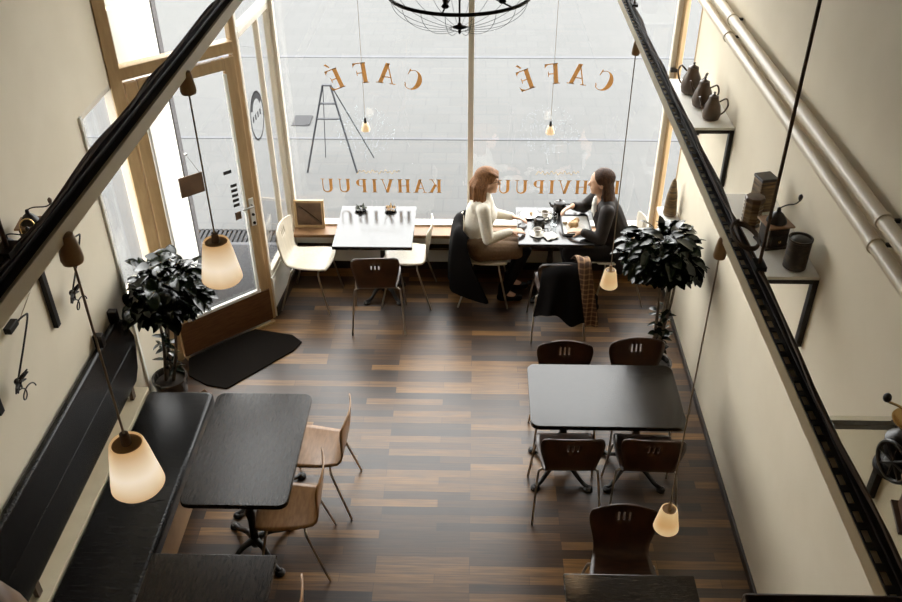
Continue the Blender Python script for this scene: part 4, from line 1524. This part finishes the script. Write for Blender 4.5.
def hand(mb, wrist, d, n, thumb, curl=0.5, k=1.0):
    """palm plus five bent fingers; d fingers' direction, n back-of-hand normal, thumb: side sign"""
    w = Vector(wrist)
    d = Vector(d).normalized()
    n = Vector(n)
    n = (n - d * n.dot(d)).normalized()
    s = d.cross(n).normalized() * thumb
    for q in (-0.022, -0.007, 0.008, 0.022):
        mb.cap(w + d * 0.01 + s * q * 0.7, w + d * 0.075 * k + s * q, 0.0135 * k, 0.011 * k, 10)
    for q, L_ in ((0.027, 0.068), (0.009, 0.078), (-0.009, 0.072), (-0.026, 0.056)):
        p = w + d * 0.078 * k + s * q
        ang = 0.0
        for j, fr in enumerate((0.45, 0.32, 0.23)):
            ang += curl * (0.55 if j == 0 else 0.8)
            dd_ = d * math.cos(ang) - n * math.sin(ang)
            p2 = p + dd_ * L_ * fr * k
            mb.cap(p, p2, (0.0088 - 0.0008 * j) * k, (0.0082 - 0.001 * j) * k, 8)
            p = p2
    p = w + d * 0.025 * k + s * 0.022
    p2 = p + (d * 0.6 + s * 0.75 - n * 0.35).normalized() * 0.034 * k
    p3 = p2 + (d * 0.85 + s * 0.3 - n * 0.5).normalized() * 0.028 * k
    mb.cap(p, p2, 0.0125 * k, 0.0100 * k, 8)
    mb.cap(p2, p3, 0.0098 * k, 0.0080 * k, 8)


def person(name_label, origin, build):
    root = empty('person', origin)
    tag(root, name_label, 'person', 'two people talking at the window table')
    build(root, Vector(origin))
    return root


def rel(mb, root, o, nm, mat, rm=0.0, **kw):
    for v in mb.v:
        v -= o
    return mb.build(nm, mat, root, remesh=rm, **kw)


def left_person(root, o):
    Y0 = 6.99
    f = Vector((1, 0, 0))
    H_ = (0.125, Y0, 1.205)
    shn, shf = (0.09, Y0 - 0.165, 1.00), (0.09, Y0 + 0.165, 1.00)
    eln, elf = (0.135, Y0 - 0.235, 0.745), (0.17, Y0 + 0.22, 0.76)
    wrn, wrf = (0.335, Y0 - 0.165, 0.785), (0.36, Y0 + 0.08, 0.80)
    hipn, hipf = (0.06, Y0 - 0.085, 0.54), (0.06, Y0 + 0.085, 0.54)
    knn, knf = (0.47, Y0 - 0.09, 0.545), (0.47, Y0 + 0.09, 0.55)
    ann, anf = (0.30, Y0 - 0.10, 0.10), (0.36, Y0 + 0.10, 0.10)
    b = MB()
    head(b, H_, f)
    b.cap((0.08, Y0, 1.03), (0.11, Y0, 1.14), 0.052, 0.047)
    b.limb([(0.05, Y0, 0.58), (0.045, Y0, 0.72), (0.07, Y0, 0.93), (0.08, Y0, 1.0)], [0.13, 0.115, 0.12, 0.09])
    for sh, el, wr in ((shn, eln, wrn), (shf, elf, wrf)):
        b.limb([sh, el, wr], [0.048, 0.037, 0.025])
    hand(b, wrn, (1, 0.25, 0.0), (0.1, -0.2, 1), 1, 0.55)
    hand(b, wrf, (1, -0.35, 0.0), (0.1, 0.2, 1), -1, 0.55)
    for hp, kn, an in ((hipn, knn, ann), (hipf, knf, anf)):
        b.limb([hp, kn, an], [0.085, 0.055, 0.036])
        b.cap(an, (an[0] + 0.12, an[1], 0.035), 0.035, 0.025)
    rel(b, root, o, 'body', 'skin', 0.0065)
    s = MB()
    s.limb([(0.05, Y0, 0.60), (0.045, Y0, 0.72), (0.07, Y0, 0.90), (0.08, Y0, 0.98)], [0.145, 0.132, 0.135, 0.105])
    s.cap((0.08, Y0 - 0.09, 0.99), (0.08, Y0 + 0.09, 0.99), 0.075, 0.075)
    s.cap((0.075, Y0, 1.0), (0.095, Y0, 1.085), 0.078, 0.060)
    s.cap((0.045, Y0 - 0.06, 0.985), (0.045, Y0 + 0.06, 0.985), 0.078, 0.078)
    s.ell((0.15, Y0, 0.88), (0.07, 0.13, 0.075))
    for sh, el, wr in ((shn, eln, wrn), (shf, elf, wrf)):
        wv_ = Vector(el).lerp(Vector(wr), 0.93)
        s.limb([sh, el, wv_], [0.064, 0.052, 0.037])
    rel(s, root, o, 'sweater', 'cream_knit', 0.009)
    s = MB()
    s.limb([hipn, Vector(hipn).lerp(Vector(knn), 0.85)], [0.105, 0.078])
    s.limb([hipf, Vector(hipf).lerp(Vector(knf), 0.85)], [0.105, 0.078])
    s.limb([(0.16, Y0, 0.535), (0.40, Y0, 0.55)], [0.09, 0.072])
    s.cap((0.05, Y0 - 0.05, 0.60), (0.05, Y0 + 0.05, 0.60), 0.128, 0.128)
    rel(s, root, o, 'skirt', 'brownskirt', 0.009)
    s = MB()
    for kn, an in ((knn, ann), (knf, anf)):
        s.limb([Vector(kn) - Vector((0.07, 0, 0)), kn, an], [0.066, 0.064, 0.044])
    rel(s, root, o, 'tights', 'tights', 0.008)
    for an in (ann, anf):
        s = MB()
        s.cap((an[0] - 0.015, an[1], 0.075), (an[0] - 0.01, an[1], 0.16), 0.048, 0.048)
        s.cap((an[0] - 0.03, an[1], 0.042), (an[0] + 0.14, an[1], 0.036), 0.042, 0.034)
        rel(s, root, o, 'shoe', 'tights', 0.008)
    h = MB()
    hc = Vector(H_)
    h.ell(hc + Vector((-0.018, 0, 0.040)), (0.104, 0.088, 0.095))
    r_ = random.Random(2)
    for i in range(30):
        a = math.radians(92 + i * 6.1)
        k = r_.uniform(1.0, 1.25)
        d = Vector((math.cos(a) * 0.082, math.sin(a) * 0.076, 0))
        m1 = hc + d * 1.25 * k + Vector((-0.02, 0, -0.03))
        h.cap(hc + d * 0.8 + Vector((-0.01, 0, 0.075)), m1, 0.022, 0.022, 8)
        h.cap(m1, hc + d * (1.3 * k) + Vector((-0.022 + r_.uniform(-0.01, 0.01), 0, -0.135 - r_.uniform(0, 0.04))), 0.021, 0.010, 8)
    for i in range(9):      # fringe swept over the brow
        t_ = i / 8
        h.cap(hc + Vector((0.02, 0.05 - 0.1 * t_, 0.098)), hc + Vector((0.088, 0.055 - 0.11 * t_, 0.062 + r_.uniform(-0.008, 0.008))), 0.018, 0.010, 8)
    rel(h, root, o, 'hair', 'auburn', 0.007)
    g = MB()
    for s_ in (-1, 1):
        cc = hc + Vector((0.096, s_ * 0.032, 0.010))
        g.tube([cc + Vector((0, 0.021 * math.cos(2 * PI * i / 16), 0.018 * math.sin(2 * PI * i / 16))) for i in range(16)], 0.0022, 6, closed=True)
        g.tube([cc + Vector((0, s_ * 0.02, 0.004)), hc + Vector((0.0, s_ * 0.082, 0.008))], 0.002, 6)
    g.tube([hc + Vector((0.098, -0.012, 0.012)), hc + Vector((0.098, 0.012, 0.012))], 0.002, 6)
    rel(g, root, o, 'glasses', 'blackmetal')


def right_person(root, o):
    Y0 = 7.0
    f = Vector((-1, 0, 0))
    H_ = (1.118, Y0, 1.195)
    shn, shf = (1.17, Y0 - 0.17, 0.985), (1.15, Y0 + 0.17, 0.99)
    eln, elf = (1.12, Y0 - 0.25, 0.755), (1.02, Y0 + 0.26, 0.80)
    wrn, wrf = (0.965, Y0 - 0.19, 0.80), (0.90, Y0 + 0.10, 0.90)
    hipn, hipf = (1.26, Y0 - 0.085, 0.54), (1.26, Y0 + 0.085, 0.54)
    knn, knf = (0.88, Y0 - 0.14, 0.55), (0.86, Y0 + 0.06, 0.55)
    ann, anf = (1.10, Y0 - 0.26, 0.10), (0.95, Y0 + 0.08, 0.10)
    b = MB()
    head(b, H_, f)
    b.cap((1.15, Y0, 1.03), (1.11, Y0, 1.13), 0.052, 0.047)
    b.limb([(1.27, Y0, 0.58), (1.25, Y0, 0.72), (1.18, Y0, 0.91), (1.16, Y0, 0.99)], [0.13, 0.112, 0.115, 0.09])
    for sh, el, wr in ((shn, eln, wrn), (shf, elf, wrf)):
        b.limb([sh, el, wr], [0.046, 0.036, 0.025])
    hand(b, wrn, (-1, 0.45, -0.05), (0, -0.3, 1), -1, 0.5)
    hand(b, wrf, (-0.9, -0.4, -0.25), (-0.2, 0.4, 1), 1, 0.6)
    for hp, kn, an in ((hipn, knn, ann), (hipf, knf, anf)):
        b.limb([hp, kn, an], [0.085, 0.055, 0.036])
        b.cap(an, (an[0] - 0.12, an[1], 0.035), 0.035, 0.025)
    rel(b, root, o, 'body', 'skin', 0.0065)
    s = MB()
    s.limb([(1.28, Y0, 0.56), (1.265, Y0, 0.72), (1.20, Y0, 0.88), (1.18, Y0, 0.97)], [0.16, 0.145, 0.14, 0.11])
    s.cap((1.175, Y0 - 0.095, 0.985), (1.175, Y0 + 0.095, 0.985), 0.078, 0.078)
    s.cap((1.18, Y0, 1.0), (1.155, Y0, 1.075), 0.078, 0.060)
    for sh, el, wr in ((shn, eln, wrn), (shf, elf, wrf)):
        wv_ = Vector(el).lerp(Vector(wr), 0.88)
        s.limb([sh, el, wv_], [0.068, 0.056, 0.041])
    # skirts of the jacket over the seat
    s.limb([(1.36, Y0 - 0.10, 0.60), (1.34, Y0 - 0.17, 0.40)], [0.10, 0.05])
    s.limb([(1.36, Y0 + 0.10, 0.60), (1.36, Y0 + 0.17, 0.40)], [0.10, 0.05])
    rel(s, root, o, 'jacket', 'blackleather', 0.009)
    s = MB()
    s.cap((1.085, Y0 - 0.02, 0.99), (1.10, Y0 - 0.035, 0.86), 0.036, 0.03)
    s.cap((1.10, Y0, 1.02), (1.09, Y0 + 0.02, 0.9), 0.04, 0.035)
    rel(s, root, o, 'shirt', 'shirtwhite', 0.008)
    s = MB()
    for hp, kn, an in ((hipn, knn, ann), (hipf, knf, anf)):
        s.limb([hp, kn, an], [0.105, 0.075, 0.056])
    s.cap((1.27, Y0 - 0.05, 0.57), (1.27, Y0 + 0.05, 0.57), 0.12, 0.12)
    rel(s, root, o, 'trousers', 'tights', 0.009)
    for an in (ann, anf):
        s = MB()
        s.cap((an[0] + 0.01, an[1], 0.075), (an[0] + 0.01, an[1], 0.14), 0.046, 0.046)
        s.cap((an[0] + 0.03, an[1], 0.042), (an[0] - 0.14, an[1], 0.036), 0.042, 0.034)
        rel(s, root, o, 'shoe', 'tights', 0.008)
    h = MB()
    hc = Vector(H_)
    h.ell(hc + Vector((0.020, 0, 0.040)), (0.103, 0.088, 0.093))
    r_ = random.Random(5)
    for i in range(26):
        a = math.radians(-82 + i * 6.5)
        d = Vector((math.cos(a) * 0.080, math.sin(a) * 0.075, 0))
        m1 = hc + d * 1.15 + Vector((0.012, 0, -0.09))
        low = Vector((0.07 + 0.03 * math.cos(a) + r_.uniform(-0.01, 0.01), d.y * 0.95, -0.25 - r_.uniform(0, 0.06)))
        h.cap(hc + d * 0.8 + Vector((0.01, 0, 0.075)), m1, 0.022, 0.022, 8)
        h.cap(m1, hc + d * 0.55 + low, 0.021, 0.010, 8)
    rel(h, root, o, 'hair', 'brownhair', 0.007)


person('person in cream sweater and brown skirt sitting at the window, facing right', (0.1, 6.99, 0), left_person)
person('person with long brown hair in a black jacket, facing left over a plate', (1.2, 7.0, 0), right_person)


# ------------------------------------------------------------------ draped coats
def drape(name, rows, mat, label, cat, thick=0.012, group=None, parent=None, sub=1):
    """rows: list of lists of points (equal length)"""
    nu = len(rows[0])
    vs = [p for r in rows for p in r]
    fs = []
    for j in range(len(rows) - 1):
        for i in range(nu - 1):
            fs.append((j * nu + i, j * nu + i + 1, (j + 1) * nu + i + 1, (j + 1) * nu + i))
    o = MB().add(vs, fs).build(name, mat, parent, smooth='all', solid=thick, sub=sub)
    if label:
        tag(o, label, cat, group)
    return o


rr = random.Random(9)
# coat over the back of the cream-sweater person's chair: hangs outside the back (x ~ -0.1), open front folding forward
rows = []
nu = 15
for j in range(13):
    t = j / 12
    row = []
    for i in range(nu):
        u = i / (nu - 1) * 2 - 1
        if j == 0:
            x, z = -0.085, 0.80
        elif j == 1:
            x, z = -0.125, 0.842
        else:
            z = 0.84 - (t - 1 / 12) * 12 / 11 * (0.66 + 0.05 * math.sin(u * 4))
            x = -0.15 - 0.06 * math.sin(min(1, t * 1.4) * PI / 2)
        w = 0.245 + 0.08 * t
        fold = 0.022 * math.sin(u * 9 + 0.6 * math.sin(5 * t)) * t
        wrap = 0.95 * max(0, abs(u) - 0.72) * (0.25 + t * 1.2)
        drop = 0.05 * u * u
        row.append((x + fold + wrap, 6.99 + u * w, z - drop + 0.015 * math.sin(u * 7)))
    rows.append(row)
drape('coat', rows, 'blackcloth', 'black coat hanging to the floor over the chair of the cream-sweater person', 'coat', group='black coats on chair backs')

# coat over the chair with its back to the camera (P front), back plane y ~ 6.26
rows = []
nu = 17
for j in range(13):
    t = j / 12
    row = []
    for i in range(nu):
        u = i / (nu - 1) * 2 - 1
        if j == 0:
            y, z = 6.36, 0.74
        elif j == 1:
            y, z = 6.27, 0.845
        else:
            y = 6.22 - 0.07 * math.sin(min(1, t * 1.5) * PI / 2)
            z = 0.84 - t * (0.52 + 0.06 * math.sin(u * 5 + 1) + 0.10 * max(0, u))
        w = 0.20 + 0.09 * t
        fold = 0.022 * math.sin(u * 10 + 1 + 3 * t) * t
        wrap = 0.25 * max(0, abs(u) - 0.6) * (0.3 + t)
        row.append((0.785 + u * w + 0.03 * t, y + fold + wrap, z - 0.04 * u * u))
    rows.append(row)
drape('coat', rows, 'blackcloth', 'black coat with scarf thrown over the chair facing away at the laid table', 'coat', group='black coats on chair backs')
# tartan scarf over the coat
rows = []
for j in range(16):
    t = j / 15
    row = []
    for i in range(6):
        u = i / 5
        if j < 4:
            a = t / (3 / 15)
            y = 6.50 - 0.28 * a
            z = 0.70 + 0.185 * math.sin(a * PI / 2)
        else:
            k = (t - 0.2) / 0.8
            y = 6.205 - 0.075 * math.sin(min(1, k * 1.5 + 0.2) * PI / 2)
            z = 0.868 - k * 0.60
        x = 0.835 + u * 0.115 + 0.13 * t
        row.append((x, y + 0.010 * math.sin(u * 8 + t * 4), z + 0.01 * math.sin(u * 6)))
    rows.append(row)
drape('scarf', rows, 'tartan', 'brown tartan scarf draped over the black coat at the laid table', 'scarf', 0.008)

# ------------------------------------------------------------------ things on the laid table
ZT = 0.7405


def plate(x, y, r, label, mat='white_ceramic', group='white plates on the laid table'):
    m = MB().lathe([(r * 0.55, 0), (r * 0.6, 0.003), (r, 0.014), (r, 0.018), (r * 0.62, 0.008), (0.003, 0.007)], seg=34)
    o = m.build('plate', mat, smooth=True)
    o.location = (x, y, ZT)
    tag(o, label, 'plate', group)
    return o


tr = empty('serving_tray', (0.93, 7.02, ZT))
tag(tr, 'white rectangular tray at the right side of the laid table, under a plate', 'tray')
MB().prism(rrect(-0.12, 0.12, -0.17, 0.17, 0.02), 0.0, 0.006).build('tray_base', 'whitegloss', tr)
m = MB()
o_ = rrect(-0.125, 0.125, -0.175, 0.175, 0.025)
m.tube([(x, y, 0.012) for x, y in o_], 0.006, 8, closed=True)
m.build('rim', 'blackmetal', tr, smooth=True)
p = plate(0.92, 6.96, 0.085, 'white plate with a bun on the tray in front of the person in black')
p.location.z = ZT + 0.0065
plate(0.52, 7.20, 0.085, 'white plate with a small pastry near the window, left side of the laid table')


def pastry(x, y, z, s, label, mat='food'):
    m = MB()
    r_ = random.Random(int(x * 100))
    for i in range(9):
        m.ell((r_.uniform(-0.5, 0.5) * s, r_.uniform(-0.5, 0.5) * s, r_.uniform(0.25, 0.7) * s), s * r_.uniform(0.32, 0.45), 12, 8)
    for v in m.v:
        v.z = max(v.z, 0.0)
    o = m.build('pastry', mat, smooth='all', remesh=0.006)
    o.location = (x, y, z)
    tag(o, label, 'pastry')


pastry(0.90, 6.98, ZT + 0.016, 0.072, 'golden bun piled on the plate before the person in black')
pastry(0.835, 7.03, ZT + 0.008, 0.0301, 'small golden pastry lying on the tray beside the plate', 'salad')
pastry(0.53, 7.20, ZT + 0.009, 0.03, 'small pastry on the plate nearest the window', 'salad')

t = empty('coffee_pot', (0.80, 7.27, ZT))
tag(t, 'squat black coffee pot near the window on the laid table', 'coffee pot')
MB().lathe([(0.045, 0), (0.055, 0.01), (0.062, 0.05), (0.055, 0.085), (0.048, 0.10), (0.05, 0.105), (0.03, 0.115), (0.008, 0.12), (0.01, 0.135), (0.003, 0.14)], seg=26).build('body', 'ceramic', t, smooth=True)
MB().tube(bez([(0.055, 0, 0.085), (0.095, 0, 0.08), (0.09, 0, 0.035), (0.058, 0, 0.03)], 6), 0.006, 8).build('handle', 'ceramic', t, smooth=True)
MB().tube(bez([(-0.05, 0, 0.05), (-0.08, 0, 0.075), (-0.095, 0, 0.10)], 6), [0.013] * 7 + [0.008] * 6, 8).build('spout', 'ceramic', t, smooth=True)

t = empty('jug', (0.60, 7.00, ZT))
tag(t, 'dark round jug with handle at the middle of the laid table', 'jug')
MB().lathe([(0.035, 0), (0.05, 0.01), (0.055, 0.045), (0.045, 0.08), (0.04, 0.09), (0.036, 0.09), (0.035, 0.08), (0.004, 0.075)], seg=24).build('body', 'ceramic', t, smooth=True)
MB().tube(bez([(0.045, 0.01, 0.08), (0.08, 0.02, 0.08), (0.08, 0.02, 0.035), (0.052, 0.01, 0.025)], 6), 0.005, 8).build('handle', 'ceramic', t, smooth=True)


def cup(x, y, label, r=0.036, h_=0.06):
    root = empty('coffee_cup', (x, y, ZT))
    tag(root, label, 'cup', 'white cups on the laid table')
    MB().lathe([(r * 1.5, 0.0), (r * 1.9, 0.008), (r * 1.9, 0.011), (r * 0.8, 0.005), (0.003, 0.005)], seg=26).build('saucer', 'white_ceramic', root, smooth=True)
    MB().lathe([(r * 0.6, 0.006), (r * 0.7, 0.01), (r, h_ * 0.7), (r * 1.04, h_), (r * 0.96, h_), (r * 0.9, h_ * 0.7), (0.003, h_ * 0.55)], seg=26).build('bowl', 'white_ceramic', root, smooth=True)
    MB().lathe([(r * 0.9, h_ * 0.72), (0.003, h_ * 0.725)], seg=20).build('coffee', 'darkwood', root)
    MB().tube(bez([(r * 0.95, 0, h_ * 0.8), (r * 1.6, 0, h_ * 0.75), (r * 1.5, 0, h_ * 0.3), (r * 0.8, 0, h_ * 0.25)], 6), 0.0035, 7).build('handle', 'white_ceramic', root, smooth=True)


cup(0.66, 7.17, 'white coffee cup on a saucer behind the dark jug')
cup(0.575, 6.86, 'white coffee cup on a saucer in front of the person in cream')
gw = MB().lathe([(0.026, 0), (0.03, 0.002), (0.034, 0.11), (0.032, 0.11), (0.028, 0.006), (0.003, 0.005)], seg=24).build('water_glass', 'glass', smooth=True)
gw.location = (0.73, 7.03, ZT)
tag(gw, 'clear drinking glass at the middle of the laid table', 'glass')
gw2 = gw.copy()
COL.objects.link(gw2)
gw2.location = (0.57, 7.10, ZT)
gw2['label'] = 'clear drinking glass between the plate by the window and the dark jug'
nap = MB()
vs = []
for j in range(5):
    for i in range(5):
        vs.append((i * 0.03, j * 0.03, 0.004 + 0.010 * abs(math.sin(i * 1.7 + j * 1.1))))
nap.add(vs, [(j * 5 + i, j * 5 + i + 1, j * 5 + i + 6, j * 5 + i + 5) for j in range(4) for i in range(4)])
o = nap.build('napkin', 'white', smooth='all', solid=0.002)
o.location = (0.66, 6.74, ZT)
o.rotation_euler = (0, 0, 0.5)
tag(o, 'crumpled white paper napkin at the near edge of the laid table', 'napkin')

# two little dishes on the far edge of the left window table
for x, mt, lab in ((-1.05, 'succulent', 'little dish with a grey-green succulent, left one on the left window table'), (-0.77, 'food', 'little dish with yellowish flowers, right one on the left window table')):
    t = empty('small_dish', (x, 7.28, ZT))
    tag(t, lab, 'dish', 'small dishes on the left window table')
    MB().lathe([(0.035, 0), (0.05, 0.005), (0.058, 0.022), (0.053, 0.022), (0.04, 0.01), (0.003, 0.01)], seg=22).build('dish', 'ceramic', t, smooth=True)
    lv = MB()
    r_ = random.Random(int(-x * 50))
    for i in range(26):
        a = r_.uniform(0, 6.28)
        leaf(lv, (0.02 * math.cos(a), 0.02 * math.sin(a), 0.012), (math.cos(a), math.sin(a), r_.uniform(0.3, 2.0)), r_.uniform(0.03, 0.055), 0.014, r_, 0.2)
    lv.build('sprig', mt, t, smooth='all')
